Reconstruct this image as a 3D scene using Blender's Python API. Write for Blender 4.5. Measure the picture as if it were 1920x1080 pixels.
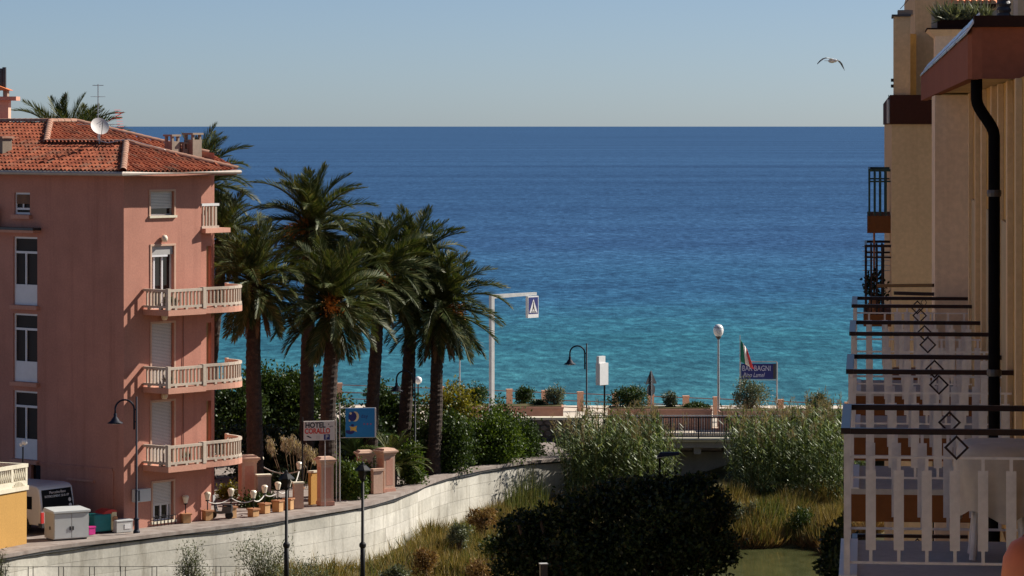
import bpy, bmesh, math, random
import numpy as np
from mathutils import Vector, Matrix, Euler
R = math.radians
rng = np.random.default_rng(7); random.seed(7)
S = bpy.context.scene
COL = S.collection
for o in list(bpy.data.objects): bpy.data.objects.remove(o)

# ---------------------------------------------------------------- camera, sky, sun
F = 6400.0; CZ = 15.5; HY = 236.0          # focal length in pixels of a 1920 wide picture, eye height, horizon row
cam = bpy.data.cameras.new('camera'); cam.sensor_width = 36; cam.lens = F / 1920 * 36
cam.shift_y = -(540 - HY) / 1920; cam.clip_start = 0.5; cam.clip_end = 200000
co = bpy.data.objects.new('camera', cam); COL.objects.link(co)
co.location = (0, 0, CZ); co.rotation_euler = (R(90), 0, 0); S.camera = co
SUN_AZ = R(24); SUN_EL = R(37)             # azimuth counted from +X towards +Y (the sea)
sd = Vector((math.cos(SUN_EL) * math.cos(SUN_AZ), math.cos(SUN_EL) * math.sin(SUN_AZ), math.sin(SUN_EL)))
wd = bpy.data.worlds.new('World'); S.world = wd; wd.use_nodes = True
wn = wd.node_tree; bg = wn.nodes['Background']
sk = wn.nodes.new('ShaderNodeTexSky'); sk.sky_type = 'NISHITA'; sk.sun_disc = False
sk.sun_elevation = SUN_EL; sk.sun_rotation = R(90) - SUN_AZ
sk.altitude = 0; sk.air_density = 0.48; sk.dust_density = 0.40; sk.ozone_density = 3.0
wn.links.new(sk.outputs[0], bg.inputs[0]); bg.inputs[1].default_value = 0.061
sl = bpy.data.lights.new('sun', 'SUN'); sl.energy = 5.0; sl.angle = R(0.5); sl.color = (1.0, 0.93, 0.82)
so = bpy.data.objects.new('sun', sl); COL.objects.link(so); so.rotation_euler = sd.to_track_quat('Z', 'Y').to_euler()
S.view_settings.view_transform = 'Standard'; S.view_settings.look = 'None'
S.view_settings.exposure = 0.55; S.view_settings.gamma = 1.0; S.view_settings.use_curve_mapping = False
S.render.engine = 'CYCLES'; S.cycles.use_denoising = True
S.cycles.max_bounces = 6; S.cycles.transparent_max_bounces = 8; S.cycles.caustics_reflective = False; S.cycles.caustics_refractive = False
S.render.film_transparent = False

# ---------------------------------------------------------------- helpers
def W(px, py, d): return Vector(((px - 960) / F * d, d, CZ - (py - HY) / F * d))
def GX(px, d): return (px - 960) / F * d
def ZY(py, d): return CZ - (py - HY) / F * d
def gd(py, z=0.0): return (CZ - z) * F / (py - HY)
def lin(r, g, b):
    f = lambda c: (c / 255 / 12.92) if c / 255 <= 0.04045 else ((c / 255 + 0.055) / 1.055) ** 2.4
    return (f(r), f(g), f(b))

class MB:
    def __init__(s): s.v = []; s.f = []
    def add(s, vs, fs):
        b = len(s.v); s.v += [tuple(p) for p in vs]; s.f += [tuple(i + b for i in f) for f in fs]; return s
    def poly(s, *ps): return s.add(ps, [tuple(range(len(ps)))])
    def box(s, x0, x1, y0, y1, z0, z1):
        return s.add([(x0,y0,z0),(x1,y0,z0),(x1,y1,z0),(x0,y1,z0),(x0,y0,z1),(x1,y0,z1),(x1,y1,z1),(x0,y1,z1)],
                     [(0,3,2,1),(4,5,6,7),(0,1,5,4),(1,2,6,5),(2,3,7,6),(3,0,4,7)])
    def bar(s, p, q, w, h=None, up=(0,0,1)):
        h = w if h is None else h
        p = Vector(p); q = Vector(q); t = (q - p).normalized(); u = Vector(up)
        if abs(t.dot(u)) > .98: u = Vector((0,1,0))
        a = t.cross(u).normalized() * (w / 2); b = a.cross(t).normalized() * (h / 2)
        return s.add([p-a-b,p+a-b,p+a+b,p-a+b,q-a-b,q+a-b,q+a+b,q-a+b],
                     [(0,1,2,3),(7,6,5,4),(0,4,5,1),(1,5,6,2),(2,6,7,3),(3,7,4,0)])
    def tube(s, pts, r, n=8):
        pts = [Vector(p) for p in pts]; m = len(pts)
        rs = [r] * m if isinstance(r, (int, float)) else list(r)
        vs = []; prev = None
        for i, p in enumerate(pts):
            t = (pts[min(i+1,m-1)] - pts[max(i-1,0)]).normalized()
            if prev is None:
                u = Vector((0,0,1)) if abs(t.z) < .95 else Vector((1,0,0))
                a = t.cross(u).normalized()
            else: a = (prev - t * prev.dot(t)).normalized()
            prev = a; b = t.cross(a)
            for k in range(n):
                c = 2 * math.pi * k / n; vs.append(p + (a * math.cos(c) + b * math.sin(c)) * rs[i])
        fs = [(i*n+k, i*n+(k+1)%n, (i+1)*n+(k+1)%n, (i+1)*n+k) for i in range(m-1) for k in range(n)]
        fs += [tuple(range(n))[::-1], tuple((m-1)*n+k for k in range(n))]
        return s.add(vs, fs)
    def lathe(s, prof, c=(0,0,0), n=16):
        vs = [(c[0]+r*math.cos(2*math.pi*k/n), c[1]+r*math.sin(2*math.pi*k/n), c[2]+z) for r, z in prof for k in range(n)]
        m = len(prof)
        fs = [(i*n+k, i*n+(k+1)%n, (i+1)*n+(k+1)%n, (i+1)*n+k) for i in range(m-1) for k in range(n)]
        fs += [tuple(range(n))[::-1], tuple((m-1)*n+k for k in range(n))]
        return s.add(vs, fs)
    def prism(s, poly, z0, z1):
        n = len(poly)
        return s.add([(x,y,z0) for x,y in poly] + [(x,y,z1) for x,y in poly],
                     [tuple(range(n))[::-1], tuple(range(n,2*n))] + [(i,(i+1)%n,n+(i+1)%n,n+i) for i in range(n)])
    def extr(s, poly3, dv):
        n = len(poly3); d = Vector(dv)
        return s.add([Vector(p) for p in poly3] + [Vector(p)+d for p in poly3],
                     [tuple(range(n))[::-1], tuple(range(n,2*n))] + [(i,(i+1)%n,n+(i+1)%n,n+i) for i in range(n)])
    def xf(s, M):
        s.v = [tuple(M @ Vector(p)) for p in s.v]; return s
    def mesh(s, name, mat, smooth=False):
        me = bpy.data.meshes.new(name); me.from_pydata(s.v, [], s.f)
        bm = bmesh.new(); bm.from_mesh(me); bmesh.ops.recalc_face_normals(bm, faces=bm.faces); bm.to_mesh(me); bm.free()
        if mat: me.materials.append(mat)
        if smooth: me.polygons.foreach_set('use_smooth', [True] * len(me.polygons))
        return me
    def build(s, name, mat, parent=None, smooth=False, bevel=0):
        o = bpy.data.objects.new(name, s.mesh(name, mat, smooth)); COL.objects.link(o); o.parent = parent
        if bevel:
            b = o.modifiers.new('edge', 'BEVEL'); b.width = bevel; b.segments = 2; b.limit_method = 'ANGLE'
        return o

def inst(name, me, parent=None, M=None):
    o = bpy.data.objects.new(name, me); COL.objects.link(o); o.parent = parent
    if M is not None: o.matrix_local = M
    return o
def empty(name, loc=(0,0,0), rz=0):
    o = bpy.data.objects.new(name, None); COL.objects.link(o); o.location = loc; o.rotation_euler = (0,0,rz); o.empty_display_size = .2
    return o
def tag(o, label=None, cat=None, group=None, kind=None):
    if label: o['label'] = label
    if cat: o['category'] = cat
    if group: o['group'] = group
    if kind: o['kind'] = kind
    return o
def thing(name, label, cat, loc=(0,0,0), rz=0, group=None): return tag(empty(name, loc, rz), label, cat, group)
def struct(o): o['kind'] = 'structure'; return o
def T(x, y, z, rz=0, s=1): return Matrix.Translation((x,y,z)) @ Matrix.Rotation(rz, 4, 'Z') @ Matrix.Diagonal((s,s,s,1))

def soup(name, V, Fq, mat, parent=None):
    """numpy arrays of vertices and quads straight into a mesh"""
    me = bpy.data.meshes.new(name); n = len(Fq); k = Fq.shape[1]
    me.vertices.add(len(V)); me.vertices.foreach_set('co', np.ascontiguousarray(V, np.float32).ravel())
    me.loops.add(n*k); me.loops.foreach_set('vertex_index', np.ascontiguousarray(Fq, np.int32).ravel())
    me.polygons.add(n); me.polygons.foreach_set('loop_start', np.arange(0, n*k, k, dtype=np.int32))
    me.update(calc_edges=True); me.materials.append(mat)
    o = bpy.data.objects.new(name, me); COL.objects.link(o); o.parent = parent
    return o
def leaves(P, D, N, L, Wd):
    """one rhombic leaf per row: start P, direction D, side = D x N, lengths L, widths Wd"""
    D = D / np.linalg.norm(D, axis=1)[:,None]
    Sd = np.cross(D, N); Sd /= np.linalg.norm(Sd, axis=1)[:,None] + 1e-9
    L = np.broadcast_to(L, len(P))[:,None]; Wd = np.broadcast_to(Wd, len(P))[:,None]
    a = P; b = P + D*L*.45 + Sd*Wd*.5; c = P + D*L; d = P + D*L*.45 - Sd*Wd*.5
    V = np.stack([a,b,c,d], 1).reshape(-1,3)
    return V, np.arange(len(P)*4).reshape(-1,4)
def unit(n, seed=None):
    g = rng if seed is None else np.random.default_rng(seed)
    v = g.normal(size=(n,3)); return v / np.linalg.norm(v, axis=1)[:,None]
def crown_pts(blobs, n, clumps=40, spread=.22, inner=.35):
    """points spread in clumps over ellipsoid blobs (cx,cy,cz,rx,ry,rz)"""
    P = []; O = []
    vol = np.array([b[3]*b[4]+b[4]*b[5]+b[3]*b[5] for b in blobs]); vol = vol / vol.sum()
    for b, fr in zip(blobs, vol):
        m = int(n * fr) + 1; k = max(6, int(clumps * fr))
        cu = unit(k); cr = rng.uniform(.78, 1.05, k)
        i = rng.integers(0, k, m)
        u = cu[i] * cr[i][:,None] + rng.normal(size=(m,3)) * spread
        q = rng.random(m) < inner
        u[q] = unit(q.sum()) * (rng.random(q.sum())**.5 * .95)[:,None] if q.sum() else u[q]
        P.append(u * np.array(b[3:6]) + np.array(b[:3])); O.append(u / (np.linalg.norm(u, axis=1)[:,None] + 1e-6))
    return np.concatenate(P), np.concatenate(O)
def foliage(name, blobs, n, L, Wd, mat, parent=None, clumps=40, spread=.22, inner=.35, up=.3, zmin=None):
    P, O = crown_pts(blobs, n, clumps, spread, inner)
    if zmin is not None: k = P[:,2] > zmin; P = P[k]; O = O[k]
    D = O * .7 + unit(len(P)) * .9 + np.array([0,0,up]); N = unit(len(P)) + O
    V, Q = leaves(P, D, N, L * rng.uniform(.6, 1.3, len(P)), Wd * rng.uniform(.7, 1.3, len(P)))
    return soup(name, V, Q, mat, parent)

# ---------------------------------------------------------------- materials
MAT = {}
def nm(name):
    m = bpy.data.materials.new(name); m.use_nodes = True; nt = m.node_tree
    return m, nt, nt.nodes['Principled BSDF']
def nd(nt, t, **k):
    n = nt.nodes.new(t)
    for a, b in k.items(): setattr(n, a, b)
    return n
def noise(nt, scale, detail=4, rough=.55, vec=None, dist=0):
    n = nd(nt, 'ShaderNodeTexNoise'); n.inputs['Scale'].default_value = scale; n.inputs['Detail'].default_value = detail
    n.inputs['Roughness'].default_value = rough; n.inputs['Distortion'].default_value = dist
    if vec is not None: nt.links.new(vec, n.inputs['Vector'])
    return n.outputs['Fac']
def coords(nt, scale=(1,1,1)):
    t = nd(nt, 'ShaderNodeTexCoord'); m = nd(nt, 'ShaderNodeMapping'); m.inputs['Scale'].default_value = scale
    nt.links.new(t.outputs['Object'], m.inputs['Vector']); return m.outputs['Vector']
def ramp(nt, fac, stops):
    r = nd(nt, 'ShaderNodeValToRGB'); e = r.color_ramp.elements
    while len(e) < len(stops): e.new(.5)
    for x, (p, c) in zip(e, stops): x.position = p; x.color = (*c, 1)
    nt.links.new(fac, r.inputs['Fac']); return r.outputs['Color']
def mixc(nt, fac, a, b, mode='MIX'):
    m = nd(nt, 'ShaderNodeMix', data_type='RGBA', blend_type=mode)
    for sock, v in ((m.inputs['Factor'], fac), (m.inputs['A'], a), (m.inputs['B'], b)):
        if isinstance(v, (int, float)): sock.default_value = v
        elif isinstance(v, tuple): sock.default_value = (*v, 1) if len(v) == 3 else v
        else: nt.links.new(v, sock)
    return m.outputs['Result']
def bump(nt, bs, h, strength=.3, dist=.02):
    b = nd(nt, 'ShaderNodeBump'); b.inputs['Strength'].default_value = strength; b.inputs['Distance'].default_value = dist
    nt.links.new(h, b.inputs['Height']); nt.links.new(b.outputs['Normal'], bs.inputs['Normal'])
def sc(c, k): return tuple(x * k for x in c)

def paint(name, c, rough=.5, metal=0.0, var=.12, spec=.5, scale=3.0):
    m, nt, bs = nm(name); v = coords(nt)
    f = noise(nt, scale, 5, .6, v)
    nt.links.new(ramp(nt, f, [(.3, sc(c, 1-var)), (.7, sc(c, 1+var))]), bs.inputs['Base Color'])
    bs.inputs['Roughness'].default_value = rough; bs.inputs['Metallic'].default_value = metal; bs.inputs['Specular IOR Level'].default_value = spec
    MAT[name] = m; return m
def stucco(name, c, stain=None, var=.1, streak=.35, fleck=0):
    m, nt, bs = nm(name); v = coords(nt); stain = stain or sc(c, .72)
    big = noise(nt, .55, 6, .62, v); fine = noise(nt, 14, 4, .6, v)
    col = ramp(nt, big, [(.3, sc(c, 1-var)), (.55, c), (.75, sc(c, 1+var*.8))])
    sv = coords(nt, (2.2, 2.2, .12)); st = noise(nt, 1.0, 6, .65, sv)
    stf = ramp(nt, st, [(.52, (0,0,0)), (.8, (streak,)*3)])
    col = mixc(nt, stf, col, stain)
    fl = ramp(nt, fine, [(.4, (.93,)*3), (.65, (1.05,)*3)]); col = mixc(nt, 1.0, col, fl, 'MULTIPLY')
    nt.links.new(col, bs.inputs['Base Color']); bs.inputs['Roughness'].default_value = .9; bs.inputs['Specular IOR Level'].default_value = .2
    bump(nt, bs, fine, .25, .01); MAT[name] = m; return m
def leafm(name, dark, light, third=None, transl=.25, rough=.5, spec=.3):
    m, nt, bs = nm(name); g = nd(nt, 'ShaderNodeNewGeometry')
    st = [(0, dark), (.55, light)] + ([(.9, third), (1, third)] if third else [(1, sc(light, 1.25))])
    col = ramp(nt, g.outputs['Random Per Island'], st)
    big = noise(nt, .9, 3, .5, coords(nt)); col = mixc(nt, 1.0, col, ramp(nt, big, [(.3, (.75,)*3), (.7, (1.2,)*3)]), 'MULTIPLY')
    nt.links.new(col, bs.inputs['Base Color']); bs.inputs['Roughness'].default_value = rough; bs.inputs['Specular IOR Level'].default_value = spec
    tr = nd(nt, 'ShaderNodeBsdfTranslucent'); nt.links.new(mixc(nt, 1.0, col, (1.3,1.25,.6), 'MULTIPLY'), tr.inputs['Color'])
    mx = nd(nt, 'ShaderNodeMixShader'); mx.inputs[0].default_value = transl
    nt.links.new(bs.outputs[0], mx.inputs[1]); nt.links.new(tr.outputs[0], mx.inputs[2])
    nt.links.new(mx.outputs[0], nt.nodes['Material Output'].inputs['Surface']); MAT[name] = m; return m

stucco('pink', (.50,.235,.175), (.30,.13,.095), .15, .62)
stucco('pink_trim', (.58,.30,.22), (.36,.2,.15), .1, .4)
stucco('pink_pale', (.60,.40,.30), (.4,.27,.2), .1, .4)
stucco('ochre', (.54,.33,.11), (.30,.18,.06), .1, .25)
stucco('cream_wall', (.64,.475,.29), (.36,.25,.15), .12, .6)
stucco('cream_light', (.80,.64,.48), (.50,.38,.25), .10, .6)
stucco('yellow_wall', (.50,.285,.085), (.38,.21,.06), .08, .25)
stucco('brown_band', (.055,.02,.015), (.035,.014,.01), .12, .3)
stucco('brown_fascia', (.25,.085,.05), (.16,.055,.035), .1, .3)
stucco('brown_dark', (.022,.009,.008), None, .1, .1)
stucco('slab_orange', (.20,.078,.028), (.12,.05,.02), .1, .3)
stucco('balcony_stone', (.54,.45,.37), (.27,.22,.18), .2, .75)
stucco('cream_stone', (.74,.68,.54), (.5,.42,.3), .12, .5)
stucco('floor_stone', (.5,.47,.45), (.4,.36,.34), .1, .2)
stucco('chimney_grey', (.30,.24,.19), (.14,.10,.08), .2, .6)
stucco('stone_dark', (.16,.14,.125), (.08,.07,.06), .3, .4)
stucco('abutment', (.40,.36,.32), (.22,.19,.16), .2, .6)
paint('white_paint', (.72,.71,.70), .45, var=.05)
paint('white_slat', (.74,.70,.68), .55, var=.14, scale=9)
paint('white_frame', (.70,.70,.72), .4, var=.05)
paint('shutter', (.60,.58,.54), .6, var=.05)
paint('shutter_grey', (.38,.37,.36), .6, var=.07)
paint('brass_shutter', (.36,.25,.11), .6)
paint('rail_brown', (.022,.007,.006), .35, var=.2, spec=.3)
paint('black_iron', (.010,.010,.012), .55, var=.2, spec=.25)
paint('blue_iron', (.012,.016,.032), .6, var=.2, spec=.2)
paint('grey_metal', (.42,.43,.44), .4, .3)
paint('pale_metal', (.60,.60,.58), .5, .0)
paint('dark_metal', (.06,.06,.065), .45, .4)
paint('pipe_black', (.005,.005,.006), .85, spec=.05)
paint('zinc', (.55,.60,.64), .3, .6)
paint('gutter', (.42,.36,.31), .5, .2)
paint('globe', (.78,.70,.55), .35, var=.04)
paint('lamp_white', (.8,.8,.8), .25, var=.03)
paint('shade_inner', (.75,.76,.78), .4)
paint('terracotta', (.42,.19,.09), .8, var=.2)
paint('orange_pot', (.60,.14,.04), .55, var=.2)
paint('pedestal', (.50,.29,.13), .8, var=.15)
paint('rope', (.65,.62,.58), .8)
paint('rubber', (.012,.012,.012), .8)
paint('car_white', (.62,.60,.60), .25, var=.03, spec=.6)
paint('red_paint', (.5,.03,.025), .4)
paint('red_letter', (.62,.035,.02), .6, var=.03)
paint('ink', (.02,.015,.03), .6, var=.03)
paint('navy', (.012,.018,.16), .5, var=.06)
paint('sign_navy', (.010,.018,.15), .5, var=.06)
paint('sign_blue', (.008,.20,.50), .5, var=.05)
paint('sign_grey', (.68,.64,.61), .55, var=.04)
paint('pale_letter', (.48,.52,.68), .6, var=.04)
paint('teal', (.008,.17,.17), .4)
paint('yellow', (.75,.50,.10), .5)
paint('pale_yellow', (.75,.62,.36), .5)
paint('magenta', (.6,.03,.25), .5)
paint('cabinet', (.56,.58,.58), .35, .0, var=.04)
paint('cabinet_side', (.50,.49,.47), .4, .0, var=.06)
paint('wood', (.20,.10,.05), .7, var=.3)
paint('mesh_green', (.012,.05,.04), .5)
paint('flag_green', (.01,.17,.10), .8); paint('flag_white', (.78,.76,.72), .8, var=.03); paint('flag_red', (.6,.05,.05), .8)
paint('cloth', (.60,.52,.42), .85, var=.12, scale=6)
paint('gull_white', (.75,.75,.75), .8); paint('gull_grey', (.13,.13,.14), .8, var=.2)
paint('planter_pink', (.50,.27,.19), .85, var=.15)
paint('railpost', (.66,.38,.25), .85, var=.12)
paint('rail_pink', (.26,.13,.10), .6)
paint('tile_new', (.72,.20,.06), .7, var=.15)
paint('concrete_core', (.46,.44,.39), .9, var=.1)
paint('dry_frond', (.17,.10,.05), .9, var=.3)
paint('date_orange', (.55,.20,.02), .7, var=.25)
paint('bark', (.10,.07,.05), .95, var=.35, scale=8)

def glass(name, c, rough=.06):
    m, nt, bs = nm(name); bs.inputs['Base Color'].default_value = (*c, 1); bs.inputs['Roughness'].default_value = rough
    bs.inputs['Specular IOR Level'].default_value = .6 if rough < .3 else .12; MAT[name] = m
glass('pane_dark', (.012,.010,.011)); glass('pane_grey', (.035,.028,.026), .45); glass('van_glass', (.004,.004,.005), .6)

def panels_concrete():
    m, nt, bs = nm('concrete_panel'); v = coords(nt); oi = nd(nt, 'ShaderNodeObjectInfo')
    base = ramp(nt, oi.outputs['Random'], [(0, (.50,.475,.41)), (.5, (.58,.555,.485)), (1, (.64,.61,.54))])
    tc = nd(nt, 'ShaderNodeNewGeometry'); mp = nd(nt, 'ShaderNodeMapping'); mp.inputs['Scale'].default_value = (1,1,.16)
    nt.links.new(tc.outputs['Position'], mp.inputs['Vector'])
    st = noise(nt, 2.6, 7, .68, mp.outputs['Vector']); big = noise(nt, .5, 5, .6, tc.outputs['Position']); fine = noise(nt, 9, 6, .65, tc.outputs['Position'])
    c = mixc(nt, ramp(nt, st, [(.5, (0,0,0)), (.74, (.75,)*3)]), base, (.27,.24,.19))
    c = mixc(nt, 1.0, c, ramp(nt, big, [(.3, (.74,)*3), (.62, (1.06,)*3)]), 'MULTIPLY')
    c = mixc(nt, 1.0, c, ramp(nt, fine, [(.3, (.88,)*3), (.6, (1.04,)*3)]), 'MULTIPLY')
    nt.links.new(c, bs.inputs['Base Color']); bs.inputs['Roughness'].default_value = .9; bs.inputs['Specular IOR Level'].default_value = .2
    bump(nt, bs, fine, .3, .02); MAT['concrete_panel'] = m
panels_concrete()

def tiles():
    m, nt, bs = nm('roof_tile'); g = nd(nt, 'ShaderNodeNewGeometry'); v = g.outputs['Position']
    col = ramp(nt, g.outputs['Random Per Island'], [(0, (.20,.05,.025)), (.5, (.33,.085,.04)), (.85, (.40,.12,.06)), (1, (.25,.11,.07))])
    st = noise(nt, 1.1, 7, .65, v); col = mixc(nt, ramp(nt, st, [(.5, (0,0,0)), (.72, (.8,)*3)]), col, (.115,.06,.04))
    nt.links.new(col, bs.inputs['Base Color']); bs.inputs['Roughness'].default_value = .85; bs.inputs['Specular IOR Level'].default_value = .2; MAT['roof_tile'] = m
tiles()
def ridge():
    m, nt, bs = nm('ridge_tile'); g = nd(nt, 'ShaderNodeNewGeometry')
    st = noise(nt, 5, 5, .65, g.outputs['Position'])
    nt.links.new(ramp(nt, st, [(.3, (.30,.13,.08)), (.6, (.42,.24,.17)), (.8, (.45,.36,.29))]), bs.inputs['Base Color']); bs.inputs['Roughness'].default_value = .9; MAT['ridge_tile'] = m
ridge()
def trunkm():
    m, nt, bs = nm('palm_trunk'); g = nd(nt, 'ShaderNodeNewGeometry')
    n = noise(nt, 6, 6, .7, g.outputs['Position'])
    nt.links.new(ramp(nt, n, [(.3, (.018,.011,.008)), (.55, (.045,.028,.02)), (.8, (.10,.065,.045))]), bs.inputs['Base Color']); bs.inputs['Roughness'].default_value = .95
    bump(nt, bs, n, .6, .05); MAT['palm_trunk'] = m
trunkm()
leafm('palm_leaf', (.03,.048,.014), (.07,.09,.026), (.15,.145,.06), .22, .5, .2)
leafm('palm_leaf_young', (.06,.12,.03), (.12,.2,.06), None, .3, .4, .4)
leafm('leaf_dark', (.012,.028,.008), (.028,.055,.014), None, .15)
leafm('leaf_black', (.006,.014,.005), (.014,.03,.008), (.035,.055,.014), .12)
leafm('leaf_hedge', (.03,.06,.010), (.075,.125,.018), (.12,.17,.03), .28)
leafm('leaf_mid', (.022,.045,.011), (.052,.085,.018), None, .22)
leafm('leaf_yellow', (.07,.075,.012), (.18,.16,.02), None, .35)
leafm('leaf_olive', (.06,.075,.045), (.14,.16,.095), (.22,.24,.16), .2)
leafm('leaf_reed', (.05,.085,.028), (.13,.18,.06), (.27,.31,.15), .25, .45, .3)
leafm('plume', (.14,.105,.07), (.25,.20,.14), None, .3, .9, .1)
leafm('pampas', (.34,.26,.19), (.52,.43,.34), None, .3, .9, .1)
leafm('grass_gold', (.07,.05,.015), (.24,.18,.06), (.36,.27,.13), .25, .7, .15)
leafm('grass_green', (.03,.045,.012), (.10,.13,.035), (.2,.19,.07), .25, .7, .15)
leafm('grass_rust', (.12,.065,.028), (.24,.135,.06), (.36,.25,.13), .25, .8, .1)

def seamat():
    m, nt, bs = nm('sea_water'); nt.nodes.remove(bs)
    g = nd(nt, 'ShaderNodeNewGeometry'); P = g.outputs['Position']; sx = nd(nt, 'ShaderNodeSeparateXYZ'); nt.links.new(P, sx.inputs[0])
    def mp(s, rot=0):
        q = nd(nt, 'ShaderNodeMapping'); q.inputs['Scale'].default_value = s; q.inputs['Rotation'].default_value = (0,0,rot); nt.links.new(P, q.inputs['Vector']); return q.outputs['Vector']
    # the sea floor drops away offshore: shallow sand shows turquoise, deep water blue
    edge = noise(nt, 1.0, 6, .6, mp((.0035,.012,1)))
    a = nd(nt, 'ShaderNodeMath', operation='MULTIPLY_ADD'); nt.links.new(edge, a.inputs[0]); a.inputs[1].default_value = 190; nt.links.new(sx.outputs['Y'], a.inputs[2])
    r = nd(nt, 'ShaderNodeMapRange'); nt.links.new(a.outputs[0], r.inputs['Value']); r.inputs['From Min'].default_value = 250; r.inputs['From Max'].default_value = 1850
    col = ramp(nt, r.outputs[0], [(0, SEA[0]), (.09, SEA[1]), (.135, SEA[2]), (.24, SEA[3]), (1, SEA[4])])
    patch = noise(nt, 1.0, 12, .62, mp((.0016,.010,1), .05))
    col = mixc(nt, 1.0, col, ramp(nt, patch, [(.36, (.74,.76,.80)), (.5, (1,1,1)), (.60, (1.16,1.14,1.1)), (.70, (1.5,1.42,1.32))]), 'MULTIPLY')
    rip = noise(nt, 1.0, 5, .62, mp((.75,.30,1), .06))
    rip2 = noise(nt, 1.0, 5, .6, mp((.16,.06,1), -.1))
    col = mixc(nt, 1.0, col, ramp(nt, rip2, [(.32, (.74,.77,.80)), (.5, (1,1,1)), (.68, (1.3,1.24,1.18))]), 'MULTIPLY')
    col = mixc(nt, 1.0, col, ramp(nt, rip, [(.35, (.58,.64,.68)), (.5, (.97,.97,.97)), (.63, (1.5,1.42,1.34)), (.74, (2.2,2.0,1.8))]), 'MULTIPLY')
    df = nd(nt, 'ShaderNodeBsdfDiffuse'); nt.links.new(col, df.inputs['Color'])
    gl = nd(nt, 'ShaderNodeBsdfGlossy'); gl.inputs['Roughness'].default_value = .3; gl.inputs['Color'].default_value = (.9,.95,1,1)
    b = nd(nt, 'ShaderNodeBump'); b.inputs['Strength'].default_value = .8; b.inputs['Distance'].default_value = .35; nt.links.new(rip, b.inputs['Height'])
    nt.links.new(b.outputs[0], gl.inputs['Normal']); nt.links.new(b.outputs[0], df.inputs['Normal'])
    mx = nd(nt, 'ShaderNodeMixShader'); mx.inputs[0].default_value = .07
    nt.links.new(df.outputs[0], mx.inputs[1]); nt.links.new(gl.outputs[0], mx.inputs[2]); nt.links.new(mx.outputs[0], nt.nodes['Material Output'].inputs['Surface']); MAT['sea'] = m
SEA = [(.056,.21,.25), (.025,.128,.185), (.023,.090,.185), (.025,.075,.176), (.030,.082,.185)]
seamat()
def ground(name, stops, scale=.7, bmp=.5):
    m, nt, bs = nm(name); g = nd(nt, 'ShaderNodeNewGeometry')
    n = noise(nt, scale, 9, .65, g.outputs['Position'])
    nt.links.new(ramp(nt, n, stops), bs.inputs['Base Color']); bs.inputs['Roughness'].default_value = .95; bs.inputs['Specular IOR Level'].default_value = .15
    bump(nt, bs, n, bmp, .05); MAT[name] = m
ground('earth', [(.3, (.05,.045,.02)), (.55, (.10,.085,.035)), (.75, (.16,.12,.06))])
ground('paving', [(.3, (.20,.16,.14)), (.5, (.29,.245,.22)), (.75, (.40,.36,.33))], 1.6, .2)
ground('asphalt', [(.3, (.05,.05,.05)), (.7, (.085,.08,.078))], 2, .2)
ground('promenade_floor', [(.3, (.55,.47,.38)), (.7, (.68,.6,.5))], 1, .1)
def river():
    m, nt, bs = nm('river_water'); g = nd(nt, 'ShaderNodeNewGeometry'); mp = nd(nt, 'ShaderNodeMapping'); mp.inputs['Scale'].default_value = (1.2,.5,1); nt.links.new(g.outputs['Position'], mp.inputs['Vector'])
    n = noise(nt, 1.6, 5, .6, mp.outputs['Vector']); nt.links.new(ramp(nt, n, [(.3, (.055,.06,.022)), (.7, (.09,.095,.04))]), bs.inputs['Base Color'])
    bs.inputs['Roughness'].default_value = .12; bs.inputs['Specular IOR Level'].default_value = .5; bump(nt, bs, n, .12, .05); MAT['river'] = m
river()

FONTS = {}
def text(name, body, size, mat, parent, M, extrude=.004, sx=1.0, shear=0, align='LEFT', bold=0.0):
    cu = bpy.data.curves.new('lettering', 'FONT'); cu.body = body; cu.size = size; cu.extrude = extrude; cu.shear = shear; cu.align_x = align; cu.resolution_u = 3; cu.offset = bold
    t = bpy.data.objects.new('tmp', cu); COL.objects.link(t); dg = bpy.context.evaluated_depsgraph_get()
    me = bpy.data.meshes.new_from_object(t.evaluated_get(dg)); bpy.data.objects.remove(t); me.materials.clear(); me.materials.append(mat)
    me.transform(Matrix.Diagonal((sx,1,1,1)))
    return inst(name, me, parent, M)
UPX = Matrix.Rotation(R(90), 4, 'X')       # lettering stands up and faces -Y of its parent
# ================================================================ SETTING
# the sea, one sheet to the horizon
ys = [188, 90000]
mb = MB()
for a, b in zip(ys[:-1], ys[1:]):
    wa, wb = 60 + a * .6, 60 + b * .6
    mb.poly((-wa, a, -3), (wa, a, -3), (wb, b, -3), (-wb, b, -3))
struct(mb.build('sea', MAT['sea']))

# river wall line (top edge, z = 0): picture column -> ground distance
edge_px = [(-260, 1066), (-120, 1053), (0, 1041), (100, 1024), (270, 1004), (400, 988), (480, 978), (600, 959), (690, 943), (760, 921), (823, 896), (890, 880), (960, 869), (1010, 863), (1080, 858)]
EP = [Vector((GX(p, gd(y)), gd(y))) for p, y in edge_px]
def resample(P, step):
    d = [0]
    for a, b in zip(P[:-1], P[1:]): d.append(d[-1] + (b - a).length)
    # Catmull-Rom through the points, then even steps
    Q = []
    for i in range(len(P) - 1):
        p0 = P[max(i-1,0)]; p1 = P[i]; p2 = P[i+1]; p3 = P[min(i+2,len(P)-1)]
        for k in range(12):
            t = k / 12; Q.append(.5*((2*p1) + (p2-p0)*t + (2*p0-5*p1+4*p2-p3)*t*t + (3*p1-p0-3*p2+p3)*t**3))
    Q.append(P[-1]); out = [Q[0]]; acc = 0
    for a, b in zip(Q[:-1], Q[1:]):
        L = (b-a).length; s = step - acc
        while s <= L: out.append(a + (b-a)*(s/L)); s += step
        acc = (acc + L) % step
    return out
WP = resample(EP, 0.6)
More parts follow.
